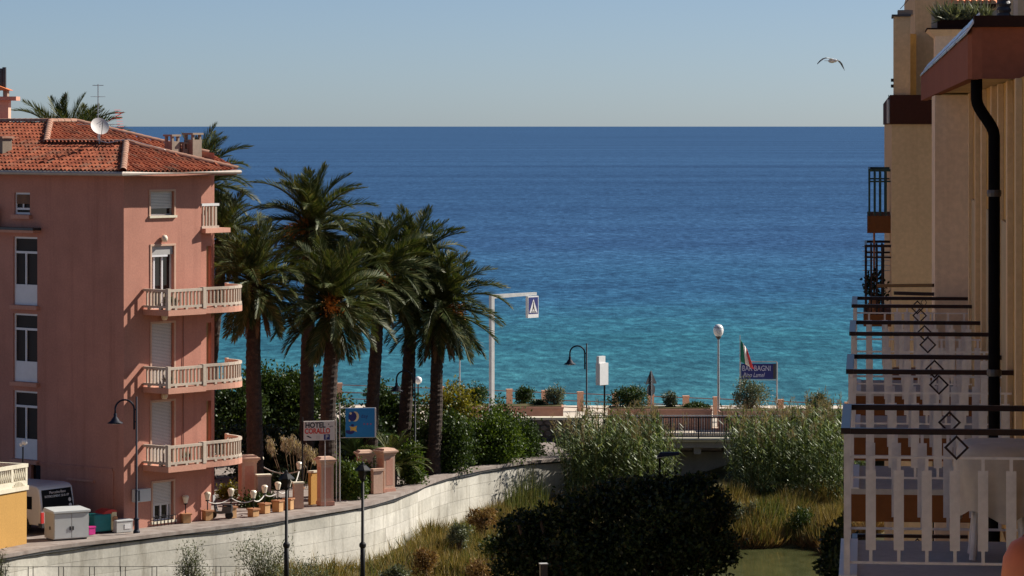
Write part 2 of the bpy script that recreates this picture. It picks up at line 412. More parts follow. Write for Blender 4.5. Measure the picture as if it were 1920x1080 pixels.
# land on the left bank, out to the promenade
land = [(p.x, p.y) for p in WP] + [(1.9, 168.6), (60, 168.6), (60, 171), (3, 171), (3, 190), (-120, 190), (-120, 60)]
m = MB(); m.add([(x, y, -.02) for x, y in land], [tuple(range(len(land)))])
o = m.build('pavement', MAT['paving']); struct(o)
# road strip on the land, a little inland from the edge
def wnorm(i):
    t = (WP[min(i+1,len(WP)-1)] - WP[max(i-1,0)]).normalized(); return Vector((t.y, -t.x))   # points to the river
# ground of the river bed and banks
def bedz(x, y):
    if y < 100: return .35
    z = -2.45 + .25*math.sin(x*.7+1)*math.cos(y*.33) + .12*math.sin(x*1.9+y*1.3)
    near = max(0, min(1, (112 - y) / 6)); z = z*(1-near) + .35*near
    # water channel on the right
    cx = 9.8 + .03*(y-140); w = 4.2
    ch = max(0, 1 - abs(x - cx) / w) if y < 151 else 0
    fade = max(0, min(1, (151.5 - y) / 3.5)) * (1-near); z -= min(1, ch*2.2) * 1.3 * fade
    if y > 149: z += min(.45, (y-149)*.10) * (1 if x > 3 else .3)
    if x > 15: z += min(.5, (x-15)*.3)
    return z
nx, ny = 120, 240; gx = np.linspace(-60, 60, nx); gy = np.linspace(-70, 186, ny)
m = MB(); m.v = [(x, y, bedz(x, y)) for y in gy for x in gx]
m.f = [(j*nx+i, j*nx+i+1, (j+1)*nx+i+1, (j+1)*nx+i) for j in range(ny-1) for i in range(nx-1)]
struct(m.build('river_bank', MAT['earth'], smooth=True))
m = MB(); m.poly((3, 108, -3.0), (17, 108, -3.0), (17, 153, -3.0), (3, 153, -3.0)); struct(m.build('river', MAT['river']))
m = MB(); m.box(-70, 70, 171.2, 188, -3.2, .1); struct(m.build('promenade', MAT['promenade_floor']))

# ---------------------------------------------------------------- river wall with its formwork panels
rw = thing('river_wall', 'long curved pale concrete retaining wall along the left river bank', 'wall', (WP[0].x, WP[0].y, 0))
off = Vector((WP[0].x, WP[0].y, 0))
core = MB(); rows = 5; H = .56; top = -.06
n = len(WP)
for i in range(n-1):
    a, b = WP[i], WP[i+1]; na, nb = wnorm(i), wnorm(i+1)
    pa, pb = a - na*.5, b - nb*.5
    lo, hi = -4.0, -.08
    fa = a - na*.0; fb = b - nb*.0
    core.add([(p.x-off.x, p.y-off.y, z) for z in (lo, hi) for p in (fa, fb, pb, pa)], [(0,1,5,4),(1,2,6,5),(2,3,7,6),(3,0,4,7),(4,5,6,7)])
core.build('wall_core', MAT['concrete_core'], rw)
cop = MB()
for i in range(n-1):
    a, b = WP[i], WP[i+1]; na, nb = wnorm(i), wnorm(i+1)
    A0, B0, A1, B1 = a+na*.16, b+nb*.16, a-na*.55, b-nb*.55
    cop.add([(p.x-off.x, p.y-off.y, z) for z in (-.10, .03) for p in (A0, B0, B1, A1)], [(0,1,5,4),(2,3,7,6),(4,5,6,7),(0,3,2,1)])
cop.build('coping', MAT['paving'], rw)
seg = 4; r_ = random.Random(3)
for i0 in range(0, n-1-seg, seg):
    for r in range(rows + 1):
        z1 = -.12 - r*H; z0 = z1 - H + .011; pr = .045 + r_.uniform(-.006, .008)
        mbp = MB()
        for i in range(i0, i0+seg):
            a, b = WP[i].copy(), WP[i+1].copy(); na, nb = wnorm(i), wnorm(i+1)
            t = (b-a).normalized()
            if i == i0: a = a + t*.005
            if i == i0+seg-1: b = b - t*.005
            A1, B1 = a+na*pr, b+nb*pr
            mbp.add([(p.x-off.x, p.y-off.y, z) for z in (z0, z1) for p in (a, b, B1, A1)], [(3,2,6,7),(4,5,6,7),(0,1,2,3)] + ([(0,3,7,4)] if i == i0 else []) + ([(1,2,6,5)] if i == i0+seg-1 else []))
        mbp.build('concrete_panel', MAT['concrete_panel'], rw)
# cable along the top of the wall
pts = []
for i in range(0, n, 2):
    q = WP[i] + wnorm(i)*.10; pts.append((q.x, q.y, -.17 + .035*math.sin(i*.35) + .02*math.sin(i*1.1)))
tag(MB().tube(pts, .026, 6).build('power_cable', MAT['rubber']), 'black cable strung along the top of the concrete river wall', 'cable')

# ================================================================ PINK APARTMENT HOUSE
A2 = R(50); AP = Vector((-14.9, 131.0, 0)); t2 = Vector((math.cos(A2), math.sin(A2))); t1 = Vector((-t2.y, t2.x))
def fx2(px, off=0.0):   # picture column -> local x on face 2 (y = off)
    r = (px-960)/F; ox = AP.x + t1.x*off; oy = AP.y + t1.y*off
    return (r*oy - ox) / (t2.x - r*t2.y)
def fy1(px, off=0.0):
    r = (px-960)/F; ox = AP.x + t2.x*off; oy = AP.y + t2.y*off
    return (r*oy - ox) / (t1.x - r*t1.y)
def z2(py, x, y=0.0): return ZY(py, AP.y + t2.y*x + t1.y*y)
pk = thing('apartment_house', 'pink stucco apartment house with red tiled hip roof and curved balconies', 'house', AP, A2)
EZ = 13.58; TN = .341

def wall_open(mb, fn, a0, a1, b0, b1, ops, depth):
    As = sorted({a0, a1, *[v for o in ops for v in o[:2]]}); Bs = sorted({b0, b1, *[v for o in ops for v in o[2:4]]})
    for i in range(len(As)-1):
        for j in range(len(Bs)-1):
            ca, cb = (As[i]+As[i+1])/2, (Bs[j]+Bs[j+1])/2
            if any(o[0] < ca < o[1] and o[2] < cb < o[3] for o in ops): continue
            mb.poly(fn(As[i],Bs[j],0), fn(As[i+1],Bs[j],0), fn(As[i+1],Bs[j+1],0), fn(As[i],Bs[j+1],0))
    for (p, q, r, s) in [o[:4] for o in ops]:
        for (u, v), (u2, v2) in (((p,r),(q,r)), ((q,r),(q,s)), ((q,s),(p,s)), ((p,s),(p,r))):
            mb.poly(fn(u,v,0), fn(u2,v2,0), fn(u2,v2,depth), fn(u,v,depth))
        mb.poly(fn(p,r,depth), fn(q,r,depth), fn(q,s,depth), fn(p,s,depth))
f2 = lambda a, b, t: (a, t, b)
f1 = lambda a, b, t: (t, a, b)
XB = 4.17
def op2(px0, px1, py0, py1):
    x0, x1 = fx2(px0), fx2(px1); return (x0, x1, z2(py1, (x0+x1)/2), z2(py0, (x0+x1)/2))
def op1(px0, px1, py0, py1):
    y0, y1 = fy1(px1), fy1(px0); d = AP.y + t1.y*(y0+y1)/2; return (y0, y1, ZY(py1, d), ZY(py0, d))
oT = op2(282, 326, 359, 404); oA = op2(284, 326, 461, 580); oB = op2(284, 326, 606, 722); oC = op2(284, 326, 753, 868); oG = op2(286, 325, 904, 976)
w = MB(); wall_open(w, f2, 0, XB, -.3, EZ, [oT, oA, oB, oC, oG], .22)
w.poly((XB,0,-.3),(XB,.35,-.3),(XB,.35,EZ),(XB,0,EZ))
oS = [(fx2(387,.35), fx2(396,.35), z2(p1, 4.6), z2(p0, 4.6)) for p0, p1 in ((462, 578), (606, 722), (753, 868))]
wall_open(w, lambda a,b,t: (a, .35+t, b), XB, 5.0, -.3, EZ, oS, .15)
w.poly((5,.35,-.3),(5,4.6,-.3),(5,4.6,EZ),(5,.35,EZ)); w.poly((5,4.6,-.3),(9.5,4.6,-.3),(9.5,4.6,EZ),(5,4.6,EZ)); w.poly((9.5,4.6,-.3),(9.5,14,-.3),(9.5,14,EZ+1.5),(9.5,4.6,EZ+.8))
o1s = op1(27, 56, 361, 402); o1a = op1(25, 70, 444, 572); o1b = op1(25, 70, 588, 716); o1c = op1(25, 70, 733, 861); o1g = op1(58, 76, 872, 925)
wall_open(w, f1, 0, 16, -.3, EZ, [o1s, o1a, o1b, o1c, o1g], .16)
w.poly((0,16,-.3),(9.5,16,-.3),(9.5,16,EZ),(0,16,EZ))
w.build('wall', MAT['pink'], pk)
# corner of the ground floor: shallow frame lines on the shaded face
m = MB(); ya, yb = fy1(212), fy1(70)
zt = ZY(873, 133)
m.box(-.05, .0, ya, yb, zt-.05, zt+.04).box(-.05, .0, ya-.05, ya+.03, -.2, zt-.051); m.build('wall_moulding', MAT['pink'], pk)
m = MB(); m.box(-.10, -.002, fy1(178), fy1(128), ZY(899.5,133), ZY(896,133)); m.build('wall_ledge', MAT['pink_trim'], pk)

def frame2(op, name='window_frame', wd=.06, mat='white_frame', yy=.14, mull=(), bars=()):
    x0, x1, z0, z1 = op; m = MB()
    m.box(x0, x0+wd, yy, yy+.05, z0, z1).box(x1-wd, x1, yy, yy+.05, z0, z1).box(x0+wd, x1-wd, yy, yy+.05, z1-wd, z1).box(x0+wd, x1-wd, yy, yy+.05, z0, z0+wd)
    for f_ in mull: xx = x0 + (x1-x0)*f_; m.box(xx-wd*.6, xx+wd*.6, yy-.01, yy+.048, z0+wd, z1-wd)
    for f_ in bars: zz = z0 + (z1-z0)*f_; m.box(x0+wd, x1-wd, yy-.008, yy+.046, zz-wd*.5, zz+wd*.5)
    return m
def shutter2(op, z_low, parent, yy=.13, mat='shutter'):
    x0, x1, z0, z1 = op; nsl = max(4, int((z1-z_low)/.055)); h = (z1-z_low)/nsl
    m = MB(); m.box(x0+.03, x1-.03, yy-.01, yy+.01, 0, h*.82); me = m.mesh('slat', MAT[mat])
    for k in range(nsl): inst('slat', me, parent, T(0, 0, z_low + k*h))
def win(label=None): 
    e = bpy.data.objects.new('window', None); COL.objects.link(e); e.parent = pk; return e
def surround(op, parent, wd=.08, mat='pink_pale', sill=True):
    x0, x1, z0, z1 = op; m = MB()
    m.box(x0-wd, x0, -.03, .0, z0, z1).box(x1, x1+wd, -.03, .0, z0, z1).box(x0-wd, x1+wd, -.035, .0, z1, z1+wd)
    m.build('surround', MAT[mat], parent)
    if sill: MB().box(x0-wd*1.3, x1+wd*1.3, -.09, .1, z0-.09, z0).build('sill', MAT['cream_stone'], parent)
# top window, shutter nearly closed
def winobj(op, pane='pane_dark', face=2, yy=.19):
    x0, x1, z0, z1 = op; m = MB()
    if face == 2: m.box(x0, x1, yy, yy+.015, z0, z1)
    else: m.box(.135, .15, x0, x1, z0, z1)
    return m.build('window', MAT[pane], pk)
wT = winobj(oT); shutter2(oT, oT[2] + .30*(oT[3]-oT[2]), wT, .10, 'shutter'); frame2(oT, yy=.14).build('window_frame', MAT['shutter_grey'], wT); surround(oT, wT)
wA = winobj(oA); frame2(oA, mull=(.22, .58)).build('window_frame', MAT['white_frame'], wA); surround(oA, wA, sill=False)
x0, x1, z0, z1 = oA; MB().box(x0+.02, x1-.02, .05, .13, z1-.34, z1-.002).build('shutter_box', MAT['shutter_grey'], wA)
MB().box(x0+.02, x1-.3, .04, .05, z1-.42, z1-.345).build('lintel_bar', MAT['white_frame'], wA)
for op in (oB, oC):
    wk = winobj(op); shutter2(op, op[2], wk, .12); surround(op, wk, sill=False)
wG = winobj(oG); zm = oG[2] + .40*(oG[3]-oG[2]); shutter2(oG, zm, wG, .10); frame2((oG[0], oG[1], oG[2], zm+.05), mull=(.18,.5,.84)).build('window_frame', MAT['white_frame'], wG); surround(oG, wG)
m = MB()
for k in range(7): xx = oG[0]-.02 + k*(oG[1]-oG[0]+.04)/6; m.bar((xx,-.10,oG[2]-.2), (xx,-.10,oG[2]+.18), .02)
m.bar((oG[0]-.05,-.10,oG[2]+.18), (oG[1]+.05,-.10,oG[2]+.18), .025).build('window_guard', MAT['black_iron'], wG)
for s_ in oS:
    MB().box(s_[0], s_[1], .44, .46, s_[2], s_[3]).build('shutter', MAT['brass_shutter'], pk)
# stacked windows on the shaded face
def win1(op, tall=True):
    y0, y1, z0, z1 = op; e = winobj(op, 'pane_grey', 1); wd = .075; m = MB()
    B = lambda a,b,c,d: m.box(.07, .12, a, b, c, d)
    B(y0,y0+wd,z0,z1); B(y1-wd,y1,z0,z1); B(y0+wd,y1-wd,z1-wd,z1)
    if tall:
        h = z1-z0; zb = z0+h*.30; zt = z0+h*.77
        m.box(.06,.11,y0+wd,y1-wd,zt-.04,zt+.05); ym = y0 + (y1-y0)*.52; m.box(.065,.115,ym-.04,ym+.04,zb,zt-.04)
        m.build('window_frame', MAT['white_frame'], e)
        MB().box(.055,.115,y0+wd,y1-wd,z0,zb).build('lower_panel', MAT['white_frame'], e)
    else:
        m.box(.06,.11,y0+wd,y1-wd,z0+.18,z0+.26); m.box(.065,.115,(y0+y1)/2-.03,(y0+y1)/2+.03,z0+.26,z0+.42); B(y0+wd,y1-wd,z0,z0+.08)
        m.build('window_frame', MAT['white_frame'], e)
        nsl = 9; h = (z1-z0-.5)/nsl; me = MB().box(.05,.065,y0+wd,y1-wd,0,h*.8).mesh('slat', MAT['wood'])
        for k in range(nsl): inst('slat', me, e, T(0,0,z0+.42+k*h))
    MB().box(-.16, .05, y0-.12, y1+.05, z0-.17, z0-.012).build('sill', MAT['pink_trim'], e)
for op in (o1a, o1b, o1c): win1(op)
win1(o1s, False)
e = winobj(o1g, 'pane_dark', 1)
# flat canopy slab and air conditioner above the stacked windows
zc = ZY(436, 134.5); m = MB(); m.box(-.40, -.002, fy1(76), 12, zc, zc+.10); m.build('canopy', MAT['pink_trim'], pk)
m = MB(); m.box(-.44, -.004, fy1(77), 12, zc+.102, zc+.20); m.build('canopy_cap', MAT['dark_metal'], pk)
ac = thing('air_conditioner', 'dark air conditioning unit standing on the canopy of the pink house', 'air conditioner', AP + Vector((*(t1*7.6 - t2*.22), zc+.2)), A2)
MB().box(-.16,.16,-.5,.45,0,.78).build('casing', MAT['dark_metal'], ac, bevel=.02)
MB().lathe([(.28,0),(.28,.02),(.05,.03)], (0,0,0), 20).xf(Matrix.Translation((-.16,0,.39)) @ Matrix.Rotation(R(-90),4,'Y')).build('fan_grille', MAT['black_iron'], ac)
# wall lamps and downpipe of the sunlit face
for py in (447, 594, 742):
    x = fx2(304); z = z2(py, x); l_ = MB().lathe([(.02,-.13),(.09,-.12),(.13,-.04),(.13,.04),(.08,.12),(.02,.14)], (x,-.13,z), 14).build('wall_lamp', MAT['globe'], pk, smooth=True)
    MB().box(x-.05,x+.05,-.04,-.002,z-.05,z+.05).build('bracket', MAT['grey_metal'], l_)
x = fx2(343); m = MB().tube([(x,-.03,z2(868,x)), (x,-.03,z2(592,x))], .018, 6); m.build('conduit', MAT['rail_pink'], pk)
acw = MB(); x0 = fx2(246)
u = thing('air_conditioner', 'white wall mounted air conditioner behind the hook lamp on the pink house', 'air conditioner', AP + Vector((*(t2*(x0+.4) - t1*.14), z2(940, .8))), A2)
MB().box(-.40,.40,-.13,.12,0,.50).build('casing', MAT['cabinet'], u, bevel=.02); MB().box(-.36,-.2,-.135,-.131,.05,.45).build('grille', MAT['dark_metal'], u)

# roof: tiled planes
def pip(x, y, P):
    c = False; n_ = len(P); j = n_-1
    for i in range(n_):
        if (P[i][1] > y) != (P[j][1] > y) and x < (P[j][0]-P[i][0])*(y-P[i][1])/(P[j][1]-P[i][1]) + P[i][0]: c = not c
        j = i
    return c
cs = math.cos(math.atan(TN))
def tile_plane(mb, fn, P, tw=.225, tl=.385):
    """fn(a, k, h): a along the eave, k plan distance inwards, h height above the plane"""
    a0 = min(p[0] for p in P); a1 = max(p[0] for p in P); k1 = max(p[1] for p in P); rr = random.Random(5)
    nr = int(k1/(tl*cs)) + 1
    for r in range(nr):
        ka = r*tl*cs; kb = ka + tl*cs*1.12
        for c in range(int((a1-a0)/tw)+1):
            a = a0 + c*tw + rr.uniform(-.006,.006)
            if not pip(a+tw/2, ka+tl*cs*.5, P): continue
            j = rr.uniform(-.012,.012); lo = .075 + j; hi = .035 + j
            pr = [(0,.0),(.2,.055),(.45,.075),(.68,.045),(.8,.0),(1.0,.0)]
            vs = [fn(a+tw*u_, ka, lo+h_) for u_, h_ in pr] + [fn(a+tw*u_, kb, hi+h_) for u_, h_ in pr] + [fn(a+tw*u_, ka, lo+h_-.035) for u_, h_ in pr]
            mb.add(vs, [(i,i+1,i+7,i+6) for i in range(5)] + [(i,i+12,i+13,i+1) for i in range(5)])
rt = MB()
PL = [(-.7,0),(2.4,3.1),(7.05,3.1),(9.52,5.57),(16.6,5.57),(16.6,0)]
tile_plane(rt, lambda a,k,h: (-.7+k, a, EZ+.12+TN*k+h), PL)
P2 = [(-.7,0),(2.4,3.1),(5.5,0)]
tile_plane(rt, lambda a,k,h: (a, -.7+k, EZ+.12+TN*k+h), P2)
P3 = [(2.35,3.05),(4.87,5.57),(6.3,5.57),(10.2,1.67),(10.2,0),(5.6,0)]
tile_plane(rt, lambda a,k,h: (a, 3.95+k, EZ+.12+TN*k+h), P3)
P4 = [(-.7,0),(2.4,3.1),(7,3.1),(7,0)]
tile_plane(rt, lambda a,k,h: (5.5-k, a, EZ+.12+TN*k+h), P4)
roof = MB()
for P, fn in ((PL, lambda a,k: (-.7+k, a, EZ+.12+TN*k)), (P2, lambda a,k: (a, -.7+k, EZ+.12+TN*k)), (P3, lambda a,k: (a, 3.95+k, EZ+.12+TN*k)), (P4, lambda a,k: (5.5-k, a, EZ+.12+TN*k))):
    roof.poly(*[fn(*p) for p in P])
zt = EZ+.12+TN*5.57
roof.poly((4.87,9.52,zt),(6.3,9.52,zt),(10.2,5.62,EZ+.12+TN*1.67),(10.2,16.6,EZ+.12),(4.87,16.6,zt))
roof.poly((10.2,3.95,EZ+.12),(10.2,5.62,EZ+.12+TN*1.67),(10.2,16.6,EZ+.12))
rfo = roof.build('roof', MAT['roof_tile'], pk)
tag(rt.build('roof_tiles', MAT['roof_tile'], rfo), kind='stuff')
def ridge_run(p, q, parent):
    p, q = Vector(p), Vector(q); L = (q-p).length; k = int(L/.34); t = (q-p).normalized()
    m = MB(); prof = [(math.cos(R(a))*.13, math.sin(R(a))*.12) for a in range(0,181,30)]
    for end, (s, l) in enumerate(((1.12,0),(1.0,.40))): m.v += [(x*s, l, z*s) for x, z in prof]
    m.f = [(i,i+1,i+8,i+7) for i in range(6)]
    me = m.mesh('ridge_tile', MAT['ridge_tile'], True)
    q4 = t.to_track_quat('Y','Z').to_matrix().to_4x4()
    for i in range(k): inst('ridge_tile', me, parent, Matrix.Translation(p + t*(i*L/k) + Vector((0,0,.085))) @ q4)
RZ = lambda k: EZ+.12+TN*k
ridge_run((-.7,-.7,RZ(0)), (2.4,2.4,RZ(3.1)), rfo); ridge_run((5.5,-.7,RZ(0)), (2.4,2.4,RZ(3.1)), rfo); ridge_run((2.4,2.4,RZ(3.1)), (2.4,7.05,RZ(3.1)), rfo)
ridge_run((2.35,7.0,RZ(3.05)), (4.87,9.52,RZ(5.57)), rfo); ridge_run((4.87,9.52,RZ(5.57)), (6.3,9.52,RZ(5.57)), rfo); ridge_run((10.2,5.62,RZ(1.67)), (6.3,9.52,RZ(5.57)), rfo); ridge_run((4.87,9.6,RZ(5.57)), (4.87,16.5,RZ(5.57)), rfo)
# eaves: soffit, fascia and gutter
m = MB(); m.box(-.68, 5.48, -.68, 7, EZ-.02, EZ+.08); m.box(-.68, 10.1, 7.001, 16.5, EZ-.02, EZ+.08); m.build('soffit', MAT['pink'], pk)
m = MB()
m.tube([(-.76, 16.4, EZ+.10), (-.76,-.76,EZ+.09), (5.56,-.76,EZ+.10), (5.56, 6, EZ+.11)], .085, 8); m.build('gutter', MAT['gutter'], pk)
for cx, cy, r0, h in ((8.0,5.55,.22,1.0),(8.55,5.45,.16,.72),(8.95,5.3,.26,1.15)):
    zb = RZ(cy-3.95)-.1; c_ = MB(); c_.box(cx-r0,cx+r0,cy-r0,cy+r0,zb,zb+h-.28)
    for sx_ in (-1,1):
        for sy_ in (-1,1): c_.box(cx+sx_*r0*.75-.05,cx+sx_*r0*.75+.05,cy+sy_*r0*.75-.05,cy+sy_*r0*.75+.05,zb+h-.281,zb+h-.08)
    co_ = c_.build('chimney', MAT['chimney_grey'], rfo)
    MB().box(cx-r0*1.2,cx+r0*1.2,cy-r0*1.2,cy+r0*1.2,zb+h-.08,zb+h).build('chimney_cap', MAT['chimney_grey'], co_)
yy = fy1(6, 1.3); zb = RZ(2.0)
c_ = MB().box(1.0,1.5,yy-.3,yy+.35,zb-.1,zb+.62).build('chimney', MAT['chimney_grey'], rfo); MB().box(.93,1.57,yy-.37,yy+.42,zb+.62,zb+.70).build('chimney_cap', MAT['ridge_tile'], c_)

# balconies
def bez(p, q, r, n_=10): return [tuple((1-t)**2*a + 2*t*(1-t)*b + t*t*c for a, b, c in zip(p,q,r)) for t in [i/n_ for i in range(1,n_+1)]]
path = [(1.05,0),(1.05,-1.35),(2.95,-1.35)]
curve = [(2.95,-1.02),(4.1,-1.12)] + bez((4.1,-1.12),(6.05,-1.22),(6.15,.55),9)
BAL = None
def baluster_mesh(h):
    m = MB(); m.box(-.028,.028,-.035,.035,0,h); return m.mesh('baluster', MAT['balcony_stone'])
for bi, (py, lab) in enumerate(((579,''),(724,''),(870,''))):
    zf = z2(py, 2.0, -.7); h = .80
    full = path[:] + curve[1:]
    poly = [(x+.0, y) for x, y in full] + [(5.0,.55),(5.0,.36),(4.18,.36),(4.18,-.003),(1.05,-.003)]
    m = MB(); poly2 = [(1.0,-.003),(1.0,-1.42),(3.03,-1.42),(3.03,-1.08)] + [(x + .05, y-.05) for x, y in curve[1:]] + [(6.2,.56),(5.003,.56),(5.003,.345),(4.173,.345),(4.173,-.003)]
    m.prism(poly2, zf-.22, zf); b = m.build('balcony', MAT['pink_trim'], pk)
    bm_ = baluster_mesh(h-.26)
    def run(pts, posts=True, skip0=False):
        pts = [Vector((x,y,0)) for x,y in pts]; lens = [0]
        for a, c in zip(pts[:-1], pts[1:]): lens.append(lens[-1] + (c-a).length)
        L = lens[-1]; k = max(2, int(round(L/.185)))
        for i in range(1, k):
            s = L*i/k; j = max(q for q in range(len(lens)-1) if lens[q] <= s); f_ = (s-lens[j])/(lens[j+1]-lens[j]); p = pts[j].lerp(pts[j+1], f_); t = (pts[j+1]-pts[j]).normalized()
            inst('baluster', bm_, b, T(p.x, p.y, zf+.155, math.atan2(t.y, t.x)))
        mm = MB()
        for a, c in zip(pts[:-1], pts[1:]):
            mm.bar((a.x,a.y,zf+h-.055), (c.x,c.y,zf+h-.055), .13, .10)
        mm.build('handrail', MAT['balcony_stone'], b)
        mm = MB()
        for a, c in zip(pts[:-1], pts[1:]): mm.bar((a.x,a.y,zf+.115), (c.x,c.y,zf+.115), .11, .09)
        L_ = 0
        for a, c in zip(pts[:-1], pts[1:]):
            d_ = (c-a).length; kk = max(1, int(d_/.5))
            for i in range(kk):
                p = a.lerp(c, (i+.5)/kk); mm.box(p.x-.06,p.x+.06,p.y-.06,p.y+.06,zf,zf+.072)
        mm.build('bottom_rail', MAT['balcony_stone'], b)
    run([(1.05,-.02),(1.05,-1.27)]); run([(1.13,-1.35),(2.87,-1.35)]); run([(3.05,-1.03)] + curve[1:])
    for (x,y,sz) in ((1.05,-1.35,.15),(2.95,-1.35,.17),(6.15,.55,.12)):
        MB().box(x-sz/2,x+sz/2,y-sz/2,y+sz/2,zf,zf+h+.03).build('balcony_post', MAT['balcony_stone'], b)
# the small top balcony
zf = z2(428, 4.6); m = MB(); m.prism([(4.173,.345),(4.173,-.25),(5.75,-.05),(5.75,2.0),(5.003,2.0),(5.003,.345)], zf-.18, zf); b = m.build('balcony', MAT['pink_trim'], pk); h = .98
bm_ = baluster_mesh(h-.2)
for i in range(5): inst('baluster', bm_, b, T(4.28+i*.17, .02, zf+.10))
for i in range(6): inst('baluster', bm_, b, T(5.08, .1+i*.19, zf+.10, R(90)))
MB().bar((4.18,.02,zf+h-.05),(5.14,.02,zf+h-.05),.11,.10).bar((5.08,.08,zf+h-.052),(5.08,1.2,zf+h-.052),.11,.10).build('handrail', MAT['white_paint'], b)
MB().bar((4.18,.02,zf+.05),(5.14,.02,zf+.05),.10,.098).bar((5.08,.08,zf+.051),(5.08,1.2,zf+.051),.10,.098).build('bottom_rail', MAT['balcony_stone'], b)

# television mast and dish on the roof
def loc(x, y, z): v = t2*x + t1*y; return Vector((AP.x+v.x, AP.y+v.y, z))
ant = thing('television_antenna', 'thin metal television antenna mast on the ridge of the tiled roof', 'antenna', loc(2.4, 4.0, RZ(3.1)+.05))
MB().tube([(0,0,0),(0,0,2.35)], .022, 6).build('mast', MAT['grey_metal'], ant)
def yagi(z, ang, L, n_, l, parent):
    dx, dy = math.cos(ang), math.sin(ang); m = MB().tube([(-dx*L/2,-dy*L/2,z),(dx*L/2,dy*L/2,z)], .012, 5)
    for i in range(n_):
        s = -L/2 + L*i/(n_-1); m.bar((dx*s-dy*l/2, dy*s+dx*l/2, z),(dx*s+dy*l/2, dy*s-dx*l/2, z), .014)
    m.build('aerial', MAT['grey_metal'], parent)
yagi(2.30, R(95), .9, 6, .42, ant); yagi(1.85, R(80), .7, 5, .4, ant); yagi(.75, R(10), 1.7, 9, .16, ant)
m = MB().tube([(.2,0,.75),(1.0,.2,1.25)], .014, 5)
for i in range(8): m.bar((.75-.02*i+.05, -.1, .55+.11*i),(1.0-.02*i, .3, .55+.11*i), .013)
m.build('aerial', MAT['red_letter'], ant)
dsh = thing('satellite_dish', 'pale satellite dish standing on the red tiled roof ridge', 'dish', loc(2.2, 3.7, RZ(2.9)+.05))
MB().tube([(0,0,0),(0,0,.55)], .03, 6).build('stand', MAT['grey_metal'], dsh)
dm = MB(); prof = [(r_, r_*r_*.45) for r_ in (0.02,.12,.24,.36,.44)]
dm.lathe(prof, (0,0,0), 20); dm.f = dm.f[:-2]
Md = Matrix.Translation((0,-.05,.72)) @ Vector((.35,-.75,.45)).to_track_quat('Z','Y').to_matrix().to_4x4()
dm.xf(Md @ Matrix.Diagonal((.85,.85,.85,1))).build('reflector', MAT['sign_grey'], dsh, smooth=True)
MB().tube([Md @ Vector((0,-.42,.06)), Md @ Vector((0,0,.5))], .012, 5).build('feed_arm', MAT['black_iron'], dsh)
# lightning cable laid over the tiles
pts = [loc(2.3,4.0,RZ(3.0)+.22), loc(1.9,2.9,RZ(2.6)+.25), loc(2.4,2.3,RZ(3.0)+.25), loc(3.3,1.2,RZ(1.9)+.22), loc(4.6,1.6,RZ(.9)+.4)]
tag(MB().tube(pts, .02, 5).build('roof_cable', MAT['rope']), 'pale cable running from the antenna across the roof tiles', 'cable')
# chimney tower at the left picture edge
ct = thing('chimney_tower', 'pink chimney tower with tiled cap and dark flues behind the roof', 'chimney', (GX(-4,145), 145, 12.5))
zb = ZY(182,145) - 12.5
MB().box(-.45,.50,-.4,.4,0,zb-.15).build('shaft', MAT['pink_pale'], ct)
MB().box(-.8,.86,-.6,.6,zb-.15,zb+.02).build('slab', MAT['pink_trim'], ct)
for x in (-.3,.35): MB().box(x-.09,x+.09,-.3,.3,zb+.02,zb+.28).build('pier', MAT['chimney_grey'], ct)
MB().add([(-.55,-.5,zb+.28),(.6,-.5,zb+.28),(.6,.5,zb+.28),(-.55,.5,zb+.28),(0,-.5,zb+.52),(0,.5,zb+.52)], [(0,1,4),(1,2,5,4),(2,3,5),(3,0,4,5)]).build('tile_cap', MAT['tile_new'], ct)
for x, h_ in ((-.12,.9),(.14,.9),(.26,.95)):
    MB().tube([(x,.1,zb+.3),(x,.1,zb+.32+h_)], .085, 10).build('flue', MAT['dark_metal'], ct)
# ================================================================ STREET AND GARDEN ON THE LEFT BANK
def place(px, py, z=0.0): d = gd(py, z); return Vector((GX(px, d), d, z))
# yellow terrace house corner with its balustrade
c0 = Vector((GX(50,126.8), 126.8)); c1 = Vector((GX(0,125.2), 125.2)); tv = (c1-c0).normalized(); yh_rot = math.atan2(tv.y, tv.x)
yh = thing('terrace_house', 'yellow walled terrace with cream balustrade at the lower left picture edge', 'house', (c0.x, c0.y, 0), yh_rot)
# local x runs from the corner to the left, local -y... the lit face lies in y = 0 and looks to +y side of the street
zr = ZY(912,126.8); zt = ZY(869,126.8)
MB().box(0, 8, -6, 0, -.3, zr-.12).build('wall', MAT['yellow_wall'], yh)
cor = MB().box(-.06, 8, -6.05, .06, zr-.12, zr+.04).build('cornice', MAT['cream_stone'], yh)
MB().box(0,8,-6,0,zr+.041,zr+.045).build('terrace_floor', MAT['terracotta'], yh)
bal = MB().box(-.05,8,-.10,.04,zt-.13,zt).build('balustrade', MAT['cream_stone'], yh)
MB().box(-.04,.12,-6,-.102,zt-.13,zt-.002).build('side_rail', MAT['cream_stone'], bal)
MB().box(-.02,8,-.08,.02,zr+.042,zr+.24).build('plinth', MAT['cream_stone'], bal)
vase = MB().lathe([(.045,0),(.03,.04),(.065,.14),(.05,.24),(.025,.34),(.045,.42)], (0,0,0), 8).mesh('baluster', MAT['cream_stone'], True)
for i in range(26):
    if i % 7 == 0: MB().box(.02+i*.135-.03,.02+i*.135+.10,-.09,.03,zr+.241,zt-.131).build('pier', MAT['cream_stone'], bal)
    else: inst('baluster', vase, bal, T(.06+i*.135, -.03, zr+.24) @ Matrix.Diagonal((1,1,(zt-.13-zr-.24)/.42,1)))
for i in range(12): MB().box(-.02,.06,-.5-i*.3-.04,-.5-i*.3+.04,zr+.05,zt-.131).build('baluster', MAT['cream_stone'], bal)
fan = MB()
